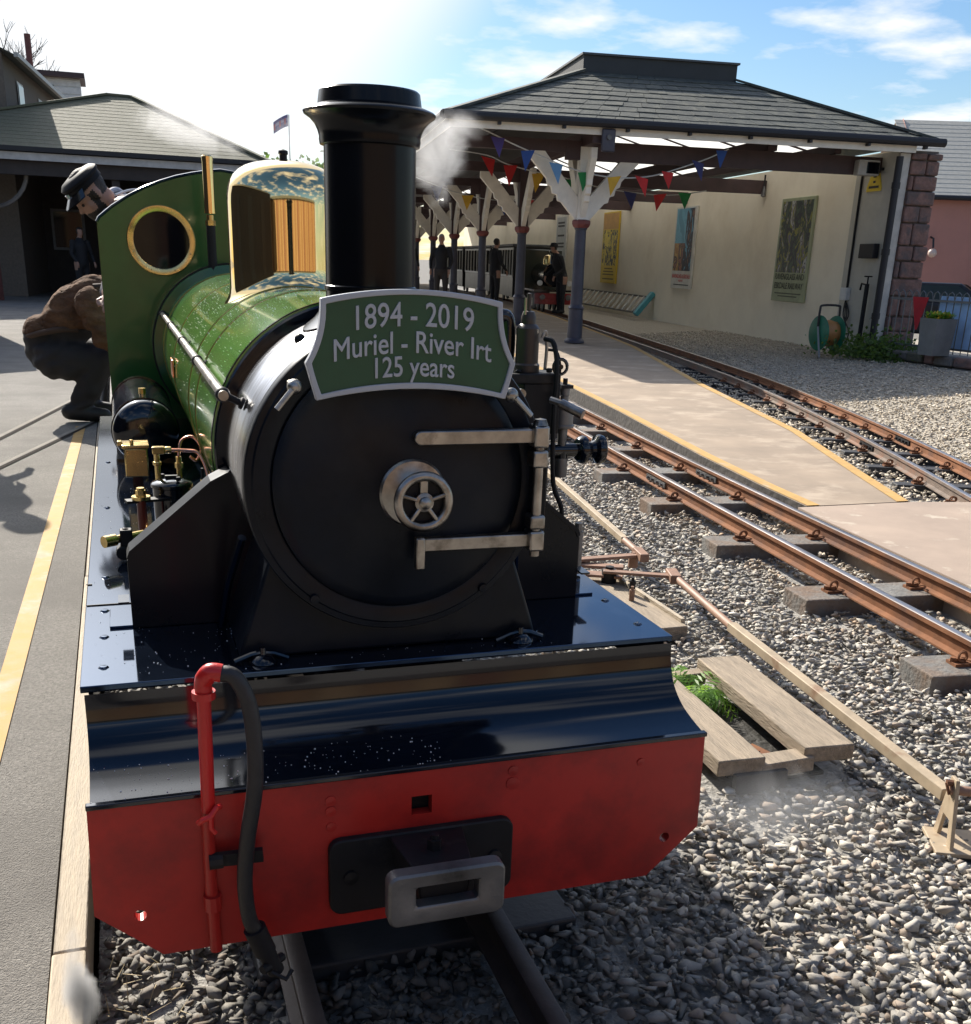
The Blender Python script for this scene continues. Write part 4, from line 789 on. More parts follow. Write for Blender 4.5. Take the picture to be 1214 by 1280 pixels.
# soffit boarding under the left half
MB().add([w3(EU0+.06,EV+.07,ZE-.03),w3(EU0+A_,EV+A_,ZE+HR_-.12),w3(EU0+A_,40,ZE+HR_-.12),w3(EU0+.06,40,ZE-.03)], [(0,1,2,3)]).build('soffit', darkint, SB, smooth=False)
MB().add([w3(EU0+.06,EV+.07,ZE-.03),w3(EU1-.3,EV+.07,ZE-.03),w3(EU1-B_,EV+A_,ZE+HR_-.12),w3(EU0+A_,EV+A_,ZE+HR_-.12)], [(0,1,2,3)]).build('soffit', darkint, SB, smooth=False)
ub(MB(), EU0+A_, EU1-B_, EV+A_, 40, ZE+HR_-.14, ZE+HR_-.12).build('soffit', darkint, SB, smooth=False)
CU, CV = -4.813, .519
for k in range(9):
    v = CV+4.3*k
    ub(MB(), CU-.3, .0, v-.06, v+.06, 2.72 if k == 0 else 2.66, 2.98 if k == 0 else 2.9).build('beam', maroon, SB, smooth=False)
    ub(MB(), EU0+.1, CU-.05, v-.05, v+.05, 2.82, 2.98).build('beam', maroon, SB, smooth=False)
    c0 = MB().lathe([(.16,.05),(.16,.08),(.12,.12),(.115,.55),(.13,.57),(.115,.60),(.095,.62),(.085,1.70),(.10,1.72),(.10,1.74)], w3(CU,v,.05), n=12).build('column', colblue, SB)
    MB().lathe([(.10,1.78),(.13,1.80),(.15,1.84),(.15,1.88),(.12,1.90)], w3(CU,v,0), n=8).build('capital', capred, c0, smooth=False)
    br = [(0,1.88),(.10,1.88),(.40,2.22),(.46,2.22),(.46,2.30),(.54,2.30),(.54,2.40),(.60,2.40),(.60,2.46),(.86,2.74),(.86,2.84),(.62,2.84),(.0,2.10)]
    br = [(.0,1.88),(.10,1.88),(.33,2.13),(.39,2.15),(.41,2.23),(.48,2.25),(.50,2.34),(.56,2.37),(.58,2.45),(.84,2.72),(.84,2.86),(.66,2.86),(.02,2.14)]
    for d_, (du, dv) in enumerate(((-1,0),(1,0),(0,1),(0,-1))):
        if dv == -1 and k == 0: sc = .62
        else: sc = 1.
        fn = (lambda o_: (lambda a, b: w3(CU+du*a*sc+(dv and o_), v+dv*a*sc+(du and o_), b)))
        MB().prism(br, fn(-.045), fn(.045)).build('brace', white, c0, smooth=False, bevel=.008)
    for pu in (CU,): ub(MB(), pu-.09, pu+.09, v-.09, v+.09, 1.88, 2.9).build('column_post', maroon if k else white, c0, smooth=False)
ub(MB(), CU-.08, CU+.08, EV+.1, 40, 2.90, 3.10).build('long_beam', maroon, SB, smooth=False)
ub(MB(), -2.0, -1.85, EV+.6, 40, 2.98, 3.15).build('purlin', maroon, SB, smooth=False); ub(MB(), -.9, -.8, EV+.6, 40, 2.99, 3.12).build('purlin', maroon, SB, smooth=False)
ub(MB(), CU+.02, CU+.22, EV-.03, EV+.03, 2.78, 3.08).build('beam_end', colblue, SB, bevel=.02)
MB().cyl(w3(CU+.12,EV-.06,2.97), w3(CU+.12,EV-.02,2.97), .035, n=10).build('bolt', castst, SB)
# cables and tap against the wall end
cb_ = P_('grey_cable', (.35,.34,.32), .6)
MB().tube([w3(-.012,1.05,2.95),w3(-.012,1.07,1.2),w3(-.012,1.1,.15)], .014, n=6).build('cable', cb_, SB)
MB().tube(spline([w3(-.05,.98,3.0),w3(-.05,.96,1.2),w3(-.05,.95,.95)],4), .02, n=6).build('cable', dull, SB)
ub(MB(), -.11,-.03,.85,1.07,.84,1.04).build('socket_box', P_('pale_plastic', (.6,.6,.58), .5), SB, bevel=.012)
for k in range(4): MB().tube(spline([w3(-.05,.95,.84),w3(-.08,.9-.06*k,.6),w3(-.1,.6+.12*k,.35),w3(-.1,.7+.1*k,.12)],5), .011, n=6).build('cable', rubber, SB)
MB().cyl(w3(-.14,.16,.05),w3(-.14,.16,1.12),.035,n=8).tube([w3(-.14,.16,1.1),w3(-.16,.3,1.12),w3(-.16,.32,1.02)],.016,n=6).cyl(w3(-.14,.16,1.12),w3(-.14,.16,1.22),.012,n=6).box(w3(-.14,.16,1.23),(.14,.02,.02)).build('water_tap', dull, SB)

# ---- posters, signs and fittings on the wall
def poster(label, v0, v1, z0, z1, frame, paint, cat='poster'):
    t = thing('framed_poster', label, cat, tuple(w3(-.02,(v0+v1)/2,z0)), 'framed posters along the cream wall')
    ub(MB(), -.045, -.005, v0, v1, z0, z1).build('frame', frame, t, smooth=False, bevel=.006)
    for (a, b, c, d, m_, lift) in paint:   # fractions across (left to right as seen) and up
        va, vb = v1+(v0-v1)*a, v1+(v0-v1)*b; za, zb = z0+(z1-z0)*c, z0+(z1-z0)*d
        ub(MB(), -.046-lift*.002, -.045-(lift-1)*.002+.0005, min(va,vb), max(va,vb), za, zb).build('print_panel', m_, t, smooth=False)
    return t
def art(name, cols, sc=4., seed=0.):
    m = bpy.data.materials.new(name); m.use_nodes = True; N = m.node_tree.nodes; K = m.node_tree.links.new; b = N['Principled BSDF']; b.inputs['Roughness'].default_value = .45
    tcx = N.new('ShaderNodeTexCoord'); mp = N.new('ShaderNodeMapping'); mp.inputs['Location'].default_value = (seed, seed*2, seed*3); mp.inputs['Scale'].default_value = (1,1,.6); K(tcx.outputs['Object'], mp.inputs[0])
    nn = N.new('ShaderNodeTexNoise'); nn.inputs['Scale'].default_value = sc; nn.inputs['Detail'].default_value = 3; nn.inputs['Distortion'].default_value = 1.2; K(mp.outputs[0], nn.inputs['Vector'])
    r_ = N.new('ShaderNodeValToRGB'); r_.color_ramp.interpolation = 'CONSTANT'; n = len(cols); pos = np.linspace(.32,.66,n)
    while len(r_.color_ramp.elements) < n: r_.color_ramp.elements.new(.5)
    for e_, c_, p in zip(r_.color_ramp.elements, cols, pos): e_.position = p; e_.color = (*c_, 1)
    r_.color_ramp.elements[0].position = 0; K(nn.outputs[0], r_.inputs[0]); K(r_.outputs[0], b.inputs['Base Color']); return m
fgreen = P_('sage_frame', (.33,.36,.22), .5); fwhite = P_('pale_frame', (.62,.6,.54), .5); fyel = P_('yellow_print', (.70,.50,.04), .5, var=.05)
ink = P_('black_ink', (.015,.015,.015), .6); redink = P_('red_ink', (.55,.03,.03), .6)
dkart = art('dark_woodland_print', [(.02,.03,.03),(.05,.08,.05),(.02,.02,.03),(.03,.05,.03),(.22,.21,.03),(.10,.09,.15),(.4,.4,.37),(.03,.03,.04)], 4.6, 1.3)
skyart = art('blue_sky_print', [(.10,.30,.42),(.16,.42,.55),(.13,.36,.5),(.10,.30,.42)], 2., 4.); treeart = art('tree_print', [(.10,.30,.42),(.03,.03,.05),(.02,.02,.03),(.2,.1,.06),(.02,.02,.03)], 4., 2.)
sandart = art('sandy_slope_print', [(.40,.20,.06),(.5,.32,.1),(.08,.06,.05),(.3,.12,.08),(.03,.03,.03)], 4., 6.); yelart = art('yellow_print_art', [(.70,.52,.04),(.75,.6,.06),(.03,.03,.03),(.70,.52,.04),(.02,.02,.02),(.6,.5,.12)], 3.6, 3.)
gryart = art('grey_notice_print', [(.3,.32,.32),(.36,.37,.36),(.28,.3,.3)], 3., 3.)
def wtext(txt, size, mat, t, vc, z, sx=1.):   # lettering that reads from the platform side
    return text_mesh(txt, size, mat, 'lettering', t, lambda x, y, zq: w3(-.0495-zq, vc-x*sx, z+y), extrude=.0008)
p1 = poster('green framed railway poster of dark trees, on cream wall by the drainpipe', 2.50, 3.86, .73, 2.53, fgreen, [(.05,.95,.285,.97,dkart,1)])
wtext('RAVENGLASS AND', .155, ink, p1, 3.18, 1.115, .92); wtext('ESKDALE RAILWAY', .155, ink, p1, 3.18, .955, .88); wtext('AMIDST THE LAKES AND MOUNTAINS', .06, ink, p1, 3.18, .875, .95) if False else None
for zq, w in ((.86,1.1),(.81,.8)): ub(MB(), -.0475,-.045, 3.18-w/2, 3.18+w/2, zq, zq+.022).build('fine_print', P_('faded_ink', (.10,.11,.07), .6), p1, smooth=False)
p2 = poster('white framed railway poster with blue sky, sandy slope and red lettering', 8.25, 9.6, .79, 2.59, fwhite, [(.05,.9,.22,.98,skyart,1),(.55,.9,.24,.975,treeart,2),(.05,.55,.22,.56,sandart,2),(.5,.9,.22,.5,treeart,3)])
wtext('RAVENGLASS & ESKDALE', .13, redink, p2, 8.93, 1.02, .82); wtext('RAILWAY', .07, redink, p2, 8.93, .94)
ub(MB(), -.0475,-.045, 8.4, 9.4, .865, .885).build('fine_print', ink, p2, smooth=False)
p3 = poster('bright yellow railway poster with black figures and small print', 14.22, 15.78, .76, 2.68, fyel, [(.05,.95,.25,.75,yelart,1),(.02,.98,.76,.98,P_('orange_print', (.55,.3,.08), .5),1)])
for zq, w in ((1.14,.8),(1.06,1.0),(.98,1.1),(.86,1.1)): ub(MB(), -.0475,-.045, 15-w/2, 15+w/2, zq, zq+.035).build('fine_print', P_('brown_ink', (.2,.14,.02), .6), p3, smooth=False)
p4 = poster('tall grey notice board of small print behind the first column', 20.1, 21.55, .86, 2.78, fwhite, [(.06,.94,.04,.96,gryart,1)])
for zq in (2.5,2.4,2.1,1.85,1.75): ub(MB(), -.0495,-.0465, 20.4, 21.3, zq, zq+.06).build('fine_print', ink, p4, smooth=False)
ws_ = thing('warning_sign', 'small yellow warning sign with black lines high on the wall end', 'sign', tuple(w3(-.03,.55,2.5)))
MB().prism([(.36,2.50),(.80,2.50),(.80,2.56),(.62,2.92),(.54,2.92),(.36,2.56)], lambda a,b:w3(-.045,a,b), lambda a,b:w3(-.031,a,b)).build('sign_plate', P_('sign_yellow', (.72,.52,.03), .5), ws_, smooth=False)
for zq, w in ((2.78,.07),(2.70,.09),(2.62,.07),(2.545,.30)): ub(MB(), -.048,-.045,.58-w/2,.58+w/2,zq,zq+.035).build('sign_print', ink, ws_, smooth=False)
fl = thing('floodlight', 'boxy pale floodlight under the canopy beam end', 'floodlight', tuple(w3(-.2,.42,2.75)))
ub(MB(), -.5,-.14,.30,.46,2.70,2.92).build('lamp_housing', P_('pale_lamp', (.42,.40,.36), .5), fl, bevel=.02); ub(MB(), -.36,-.16,.285,.30,2.73,2.89).build('lamp_glass', glassd, fl, smooth=False); ub(MB(), -.14,-.0,.36,.40,2.79,2.83).build('arm', gutterm, fl, smooth=False)
for k, (v, lab) in enumerate(((10.2,'small bracket lamp on the cream wall above the blue sky poster'),(4.75,'slim hanging bracket lamp on the cream wall near the dark tree poster'))):
    l_ = thing('wall_lamp', lab, 'lamp', tuple(w3(-.1,v,2.7)))
    if k == 0:
        MB().bar(w3(-.02,v,2.84),w3(-.35,v-.1,2.84),.05,.05).build('arm', gutterm, l_); MB().lathe([(.05,2.86),(.14,2.74),(.13,2.72),(.0001,2.73)], w3(-.38,v-.1,0), n=14).build('lamp_shade', white, l_)
    else:
        MB().cyl(w3(-.05,v,3.0),w3(-.05,v,2.78),.018,n=8).build('arm', gutterm, l_); MB().lathe([(.02,2.80),(.05,2.62),(.0001,2.60)], w3(-.05,v,0), n=12).build('lamp_shade', castst, l_)

# ---- hose reel, weeds, ladder
HRL = thing('hose_reel', 'green garden hose reel standing on gravel below the wall end', 'hose reel', tuple(w3(-.75,-.15,.06)))
hx = w3(-.80,.0,.36)
for s_ in (-1,1): MB().lathe([(.0001,0),(.255,0),(.27,.008),(.255,.016),(.0001,.016)], hx+UU*(s_*.14)-UU*.008, 'X', n=28).build('reel_disc', P_('reel_green', (.012,.16,.085), .4), HRL)
MB().lathe([(.18,-.13),(.20,-.1),(.19,-.04),(.205,.02),(.19,.08),(.18,.13)], hx, 'X', n=24).build('coiled_hose', P_('orange_hose', (.35,.16,.05), .5), HRL)
MB().tube(spline([hx+UU*(-.17)+Vector((0,0,.1)), hx+UU*(-.17)+Vector((0,0,.36)), hx+UU*(-.13)+Vector((0,0,.42)), hx+UU*(.13)+Vector((0,0,.42)), hx+UU*.17+Vector((0,0,.36)), hx+UU*.17+Vector((0,0,.1))],4), .018, n=8).build('handle', rubber, HRL)
MB().tube([hx+UU*(-.17)+Vector((0,0,.1)), hx+UU*(-.18)-VV*.2-Vector((0,0,.36))],.016,n=6).tube([hx+UU*(.17)+Vector((0,0,.1)), hx+UU*(.18)-VV*.2-Vector((0,0,.36))],.016,n=6).build('stand', P_('grey_tube', (.25,.26,.26), .4), HRL)
def bush(name, label, c, rad, n, size, mat, cat='plant', flat=.6):
    t = thing(name, label, cat, tuple(c)); q = []
    for k in range(n):
        p = Vector((random.gauss(0,rad*.45), random.gauss(0,rad*.45), abs(random.gauss(0,rad*.45*flat))))+Vector(c)
        a = Vector((random.uniform(-1,1),random.uniform(-1,1),random.uniform(-.2,1))).normalized()*size*random.uniform(.6,1.3); b = a.cross(Vector((random.uniform(-1,1),random.uniform(-1,1),.3))).normalized()*size*.4
        q.append([p, p+a*.5+b, p+a, p+a*.5-b])
    leafmesh('foliage', q, mat, t); return t
bush('weed_clump', 'green weeds growing at the foot of the drainpipe', w3(-.2,-.45,.04), .7, 2200, .06, leaf, flat=.45)
LD = thing('ladder', 'aluminium ladder with blue end cap lying against the cream wall', 'ladder', tuple(w3(-.3,12,.1)))
alu = P_('aluminium', (.5,.48,.44), .45)
MB().bar(w3(-.10,11.0,.52),w3(-.10,18.2,.52),.05,.04).build('stile', P_('dark_stile', (.09,.085,.08), .5), LD); MB().bar(w3(-.42,11.0,.13),w3(-.42,18.2,.13),.05,.04).build('stile', P_('dark_stile', (.09,.085,.08), .5), LD)
for k in range(15): MB().bar(w3(-.10,11.3+k*.47,.52),w3(-.42,11.3+k*.47,.13),.07,.05).build('rung', alu, LD, smooth=False)
MB().bar(w3(-.02,10.9,.62),w3(-.46,10.9,.08),.22,.12).build('end_cap', P_('turquoise_plastic', (.06,.28,.33), .5), LD, bevel=.02)
# ---- bunting
def bunting(label, pts, flags, v):
    t = thing('bunting', label, 'bunting', tuple(w3(pts[0][0], v, pts[0][1])))
    sp = [w3(a, v, b) for a, b in pts]; MB().tube(spline(sp,4), .010, n=5).build('string', P_('string_white', (.5,.5,.48), .8), t)
    for (u, z, w, h, c) in flags:
        w *= .8; h *= .78
        j = random.uniform(-.08,.08)
        m_ = P_('flag_'+c, {'blue':(.02,.07,.28),'light_blue':(.12,.27,.48),'green':(.01,.20,.05),'yellow':(.62,.36,.03),'red':(.50,.02,.02),'navy':(.03,.035,.14),'purple':(.06,.04,.2)}[c], .7)
        a, b, d = w3(u-w/2,v-.012,z+j*.3), w3(u+w/2,v-.012,z-j*.3), w3(u+j,v-.03,z-h)
        o2 = VV*.006; MB().add([a,b,d,a+o2,b+o2,d+o2],[(0,2,1),(3,4,5),(0,1,4,3),(1,2,5,4),(2,0,3,5)]).build('flag', m_, t, smooth=False)
b1 = [(-6.81,3.10),(-6.46,3.05),(-5.98,2.87),(-5.53,2.72),(-5.12,2.59),(-4.69,2.51),(-4.26,2.49),(-3.82,2.54),(-3.39,2.67),(-2.97,2.82),(-2.67,2.96)]
bunting('string of coloured pennants sagging along the front edge of the canopy', b1, [(-6.2,2.94,.26,.34,'purple'),(-5.75,2.79,.26,.36,'blue'),(-5.32,2.64,.26,.36,'light_blue'),(-4.88,2.54,.26,.34,'green'),(-4.42,2.50,.26,.34,'yellow'),(-4.0,2.51,.26,.34,'red'),(-3.6,2.60,.24,.30,'red'),(-3.14,2.76,.24,.34,'navy'),(-2.78,2.93,.22,.32,'blue')], .25)
b2 = [(-6.5,3.0),(-5.86,2.94),(-5.51,2.82),(-5.01,2.72),(-4.55,2.66),(-4.07,2.56),(-3.43,2.48),(-2.6,2.45),(-1.9,2.55)]
bunting('string of coloured pennants across the platform behind the first column', b2, [(-5.84,2.9,.3,.38,'red'),(-5.45,2.8,.3,.42,'red'),(-4.95,2.70,.3,.4,'yellow'),(-4.4,2.63,.3,.38,'green'),(-3.8,2.53,.3,.36,'light_blue'),(-3.3,2.47,.3,.36,'navy'),(-2.75,2.46,.3,.36,'red'),(-2.3,2.5,.3,.34,'green')], 3.0)
b3 = [(-6.4,2.95),(-5.5,2.68),(-4.6,2.55),(-3.6,2.6),(-2.8,2.75)]
bunting('dim far string of pennants deep under the canopy', b3, [(-5.9,2.78,.34,.4,'navy'),(-5.2,2.62,.34,.4,'yellow'),(-4.4,2.55,.34,.4,'blue'),(-3.7,2.58,.34,.4,'red')], 9.0)
# ================================================================ FAR SIDE: pier ledge, railing, planter, car, pink house
RW = thing('retaining_wall', 'low rough stone ledge below the railing and planter', 'stone wall', (10.6,11.4,0))
random.seed(11)
a0, d0 = Vector((10.85,12.75,0)), Vector((.05,-1,0)).normalized()
core = MB().bar(a0+Vector((.3,0,.02)), a0+d0*6+Vector((.3,0,.02)), .5,.30).build('core', mortar, RW, smooth=False)
for row, (z0, z1) in enumerate(((-.12,.04),(.045,.19))):
    t = -.1
    while t < 5.5:
        w = random.uniform(.22,.55); c_ = a0+d0*(t+w/2)+Vector((.04-.02*row,0,(z0+z1)/2))
        MB().box(c_, (.14+random.uniform(-.03,.03), w-.015, z1-z0-.01), rz=math.atan2(d0.y,d0.x)+math.pi/2).build('stone', random.choice([pierm, mortar, P_('mossy_stone', (.10,.095,.07), .9, bump=.3, bs=15)]), RW, smooth=False, bevel=.025)
        t += w
RG = thing('metal_railing', 'grey hooped metal railing on the stone ledge', 'railing', (11.0,11.5,.2))
rl = P_('galvanised', (.17,.18,.19), .5, .5)
ra, rb_ = Vector((10.98,12.68,0)), Vector((11.40,8.2,0))
for z_ in (.27,.93): MB().bar(ra+Vector((0,0,z_)), rb_+Vector((0,0,z_)), .03,.03).build('rail', rl, RG)
for k in range(34):
    p = ra.lerp(rb_, k/33); hh = 1.02
    MB().tube([p+Vector((0,0,.2)), p+Vector((0,0,.95)), p+Vector((0,-.02,1.03)), p+Vector((.005,-.065,1.06)), p+Vector((.01,-.11,1.03)), p+Vector((.012,-.132,.95))], .008, n=5).build('hoop_bar', rl, RG)
def banner(label, t0, t1, z0, z1, mats, off=.05, taper=None):
    b = thing('banner', label, 'banner', tuple(ra.lerp(rb_, t0)+Vector((off,0,z0))))
    n = len(mats)
    for i, (m_, fa, fb, ga, gb) in enumerate(mats):
        a, c = ra.lerp(rb_, t0+(t1-t0)*fa), ra.lerp(rb_, t0+(t1-t0)*fb); za, zb = z0+(z1-z0)*ga, z0+(z1-z0)*gb
        q = [a+Vector((off+i*.004,0,za)), c+Vector((off+i*.004,0,za)), c+Vector((off+i*.004,0,zb)), a+Vector((off+i*.004,0,zb))]
        if taper: q = [(q[0]+q[1])/2-Vector((0,.02,0)), (q[0]+q[1])/2+Vector((0,.02,0)), q[2], q[3]]
        MB().add(q+[p+Vector((.003,0,0)) for p in q], [(0,1,2,3),(7,6,5,4),(0,4,5,1),(1,5,6,2),(2,6,7,3),(3,7,4,0)]).build('cloth_panel', m_, b, smooth=False)
bl_, wh_, gn_, rd_ = P_('banner_blue', (.40,.60,.90), .7), P_('banner_white', (.88,.89,.9), .7), P_('banner_green', (.01,.22,.06), .7), P_('banner_red', (.5,.02,.03), .7)
banner('wide blue and white banner with green panel fixed behind the railing', .20, 1.0, .27, 1.0, [(bl_,0,1,0,1),(wh_,.0,1,.78,1),(wh_,0,1,0,.05),(gn_,.42,1,.45,.9)])
banner('red pennant hanging on the railing next to the stone pier', .10, .17, .50, .97, [(rd_,0,1,0,1)], off=-.03, taper=1)
PLN = thing('planter', 'square grey tapered planter with low green and yellow plants', 'planter', (10.78,11.35,.19))
MB().add([Vector((10.78,11.35,0))+Vector(p) for p in [(-.15,-.15,.19),(.15,-.15,.19),(.15,.15,.19),(-.15,.15,.19),(-.18,-.18,.70),(.18,-.18,.70),(.18,.18,.70),(-.18,.18,.70),(-.15,-.15,.70),(.15,-.15,.70),(.15,.15,.70),(-.15,.15,.70),(-.15,-.15,.65),(.15,-.15,.65),(.15,.15,.65),(-.15,.15,.65)]], [(0,3,2,1),(0,1,5,4),(1,2,6,5),(2,3,7,6),(3,0,4,7),(4,5,9,8),(5,6,10,9),(6,7,11,10),(7,4,8,11),(8,9,13,12),(9,10,14,13),(10,11,15,14),(11,8,12,15),(12,13,14,15)]).build('tub', P_('grey_stone_tub', (.19,.19,.18), .8, bump=.1), PLN, smooth=False)
q = []
for k in range(500):
    p = Vector((10.78+random.uniform(-.14,.14), 11.35+random.uniform(-.14,.14), .68+random.uniform(0,.08))); a = Vector((random.uniform(-1,1),random.uniform(-1,1),random.uniform(0,1))).normalized()*.06; b = a.cross(Vector((0,0,1))).normalized()*.018; q.append([p,p+a*.5+b,p+a,p+a*.5-b])
leafmesh('plants', q[:420], fernm, PLN); leafmesh('yellow_flowers', q[420:], P_('flower_yellow', (.6,.4,.03), .6), PLN)
bush('ledge_plant', 'dark ivy scrap growing low on the stone ledge', (10.72,12.2,-.02), .3, 260, .05, leaf, flat=.3)
# parked car beyond the railing
CA = thing('parked_car', 'dark hatchback car parked beyond the railing', 'car', (18.2,19.9,.1))
cd = Vector((.80,-.60,0)); cn = Vector((.60,.80,0)); CO = Vector((18.6,20.4,-.30))
def c3(l, w, z): return CO+cd*l+cn*w+Vector((0,0,z))
body = [(-2.0,.25),(-2.05,.7),(-1.95,.95),(-1.0,1.0),(.9,.95),(1.8,.82),(2.05,.65),(2.05,.25)]
carp = P_('dark_car_paint', (.012,.014,.018), .4, spec=.3)
MB().prism(body, lambda a,b:c3(a,-.85,b), lambda a,b:c3(a,.85,b)).build('body', carp, CA, smooth=False, bevel=.08, seg=3)
MB().add([c3(-1.9,-.78,.95),c3(1.05,-.78,.95),c3(.35,-.62,1.42),c3(-1.45,-.62,1.42),c3(-1.9,.78,.95),c3(1.05,.78,.95),c3(.35,.62,1.42),c3(-1.45,.62,1.42)],[(0,1,2,3),(7,6,5,4),(1,5,6,2),(3,2,6,7),(0,3,7,4)]).build('cabin', carp, CA, smooth=False, bevel=.06)
MB().add([c3(1.02,-.70,.99),c3(1.02,.70,.99),c3(.42,.57,1.38),c3(.42,-.57,1.38)],[(0,1,2,3)]).build('windscreen', P_('car_glass', (.02,.03,.027), .3, spec=.3), CA, smooth=False).location += Vector((.04,-.03,.02))
for s_ in (-1,1):
    MB().add([c3(-1.6,s_*.785,1.0),c3(.82,s_*.785,1.0),c3(.28,s_*.66,1.36),c3(-1.35,s_*.66,1.36)],[(0,1,2,3)]).build('side_window', P_('car_glass', (.02,.03,.027), .3, spec=.3), CA, smooth=False)
    for l in (-1.3,1.3): MB().cyl(c3(l,s_*.70,.30), c3(l,s_*.87,.30), .31, n=20).build('wheel', rubber, CA)
    MB().ball(c3(1.98,s_*.62,.70),.10,10,8,(1,1,.7)).build('headlight', P_('lamp_white', (.8,.8,.8), .15), CA)
    MB().ball(c3(.75,s_*.95,1.02),.09,10,8,(1,1,.7)).build('wing_mirror', carp, CA)
# pink rendered house with pale slate roof
PH = thing('pink_house', 'pink rendered house with pale slate roof beyond the car', 'house', (27,30,0))
pd = Vector((.93,-.37,0)).normalized(); pn = Vector((.37,.93,0)).normalized(); PO = Vector((22.5,26.3,-.15))
def p3(a, b, z): return PO+pd*a+pn*b+Vector((0,0,z))
MB().prism([(0,0),(14,0),(14,7),(0,7)], lambda a,b:p3(a,b,-.2), lambda a,b:p3(a,b,3.62)).build('wall', pinkm, PH, smooth=False)
MB().add([p3(.02,0,3.6),p3(.02,7,3.6),p3(.02,3.5,6.1)],[(0,1,2)]).build('gable', pinkm, PH, smooth=False)
prf = MB().add([p3(-.2,7.2,3.55),p3(14,7.2,3.55),p3(14,3.5,6.0),p3(-.2,3.5,6.0)],[(0,1,2,3)]).build('roof', slateP, PH, smooth=False)
def pslope(face, s, t): return p3(-.25,-.25,3.6).lerp(p3(14,-.25,3.6),s).lerp(p3(-.25,3.5,6.05).lerp(p3(14,3.5,6.05),s),t)
courses('x', 18, prf, slateP, fn=pslope, name='slate_course', lift=.009)
MB().tube([p3(-.2,-.32,3.58),p3(14,-.32,3.58)],.07,n=8).build('gutter', gutterm, PH)
MB().cyl(p3(1.95,-.1,.1),p3(1.95,-.1,3.5),.06,n=8).build('drainpipe', gutterm, PH)
MB().box(p3(1.0+1.6,-.05,1.2),(.9,.1,2.2),rz=math.atan2(pd.y,pd.x)).build('door', P_('dull_red_door', (.30,.10,.08), .5), PH, smooth=False)
wl = thing('wall_lamp', 'round pale lamp on a bracket on the pink house', 'lamp', tuple(p3(.35,-.3,2.0)))
MB().ball(p3(.35,-.35,2.05),.13,12,8).build('globe', P_('lamp_globe', (.6,.45,.38), .4), wl); MB().tube([p3(.35,0,2.5),p3(.35,-.25,2.45),p3(.35,-.35,2.2)],.03,n=6).build('arm', gutterm, wl)
lpz = thing('lamp_post', 'short white post with white globes beside the parked car', 'lamp post', (17.9,18.0,.1))
lw = P_('white_enamel', (.75,.75,.73), .4); MB().cyl((17.9,18.0,.1),(17.9,18.0,.95),.04,n=8).build('post', lw, lpz)
for dx, dz, r_ in ((0,1.05,.11),(-.14,.88,.09),(.10,.86,.09)): MB().ball((17.9+dx,18.0-dx*.3,dz),r_,10,8).build('globe', lw, lpz)

# ================================================================ LEFT: shed, house, trees, flag
SH = thing('engine_shed', 'low shed with mossy tiled hipped roof and shaded open front', 'shed', (-.5,29,0))
sz = 3.36
def shp(face, s, t):
    if face == 'front': a, b, c, d = (-6,26.6,sz),(3.35,26.9,sz),(-.30,30.6,sz+1.62),(.35,30.7,sz+1.62)
    elif face == 'right': a, b, c, d = (3.35,26.9,sz),(3.35,34.5,sz),(.35,30.7,sz+1.62),(.35,31.0,sz+1.62)
    else: a, b, c, d = (-6,34.5,sz),(-6,26.6,sz),(-.30,31.0,sz+1.62),(-.30,30.6,sz+1.62)
    a, b, c, d = map(Vector, (a,b,c,d)); return a.lerp(b,s).lerp(c.lerp(d,s),t)
srf = MB().add([(-.3,30.6,sz+1.6),(.35,30.7,sz+1.6),(.35,31.0,sz+1.6),(-.3,31,sz+1.6)],[(0,1,2,3)]).build('roof', slateL, SH, smooth=False)
courses('front', 17, srf, slateL, fn=shp, lift=.007); courses('right', 17, srf, slateL, fn=shp, lift=.007); courses('left', 6, srf, slateL, fn=shp)
for a, b in (((-6,26.6,sz+.03),(-.30,30.6,sz+1.65)),((3.35,26.9,sz+.03),(.35,30.7,sz+1.65)),((-.30,30.65,sz+1.65),(.35,30.75,sz+1.65))): MB().bar(a,b,.16,.05).build('hip_tile', slateL, srf, smooth=False)
MB().bar((-6,26.52,sz-.05),(3.4,26.82,sz-.05),.10,.10).build('gutter', gutterm, SH); MB().bar((-6,26.62,sz-.2),(3.3,26.92,sz-.2),.05,.16).build('fascia', P_('grey_white_fascia', (.5,.48,.46), .6), SH)
MB().bar((3.4,26.9,sz-.06),(3.4,34,sz-.06),.10,.12).build('gutter', gutterm, SH)
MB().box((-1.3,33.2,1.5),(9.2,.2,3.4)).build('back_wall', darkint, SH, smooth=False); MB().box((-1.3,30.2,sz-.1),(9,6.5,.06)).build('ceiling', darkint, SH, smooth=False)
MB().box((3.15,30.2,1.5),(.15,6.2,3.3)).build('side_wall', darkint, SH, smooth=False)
MB().bar((-6,26.9,2.95),(3.2,27.15,2.95),.2,.35).build('front_beam', darkint, SH)
for x in (-3.1,-.25,1.9):
    po = MB().box((x,27.15,1.45),(.18,.18,2.9)).build('post', brickm if x < -3 else darkint, SH, smooth=False)
    for s_ in (-1,1): MB().tube([(x+s_*.9*math.sin(a), 27.15, 2.05+.85*(1-math.cos(a))) for a in np.linspace(0,1.5,8)], .05, n=6).build('curved_brace', P_('faded_brace', (.16,.14,.12), .7), po)
MB().box((-3.35,26.9,1.2),(.5,.4,2.5)).build('brick_pillar', brickm, SH, smooth=False)
for x in (-1.6,.7,1.4):
    w_ = MB().box((x,33.05,1.7),(.9,.06,1.1)).build('window', P_('dim_window_frame', (.2,.2,.2), .6), SH, smooth=False); MB().box((x,33.0,1.7),(.75,.04,.95)).build('pane', glassd, w_, smooth=False)
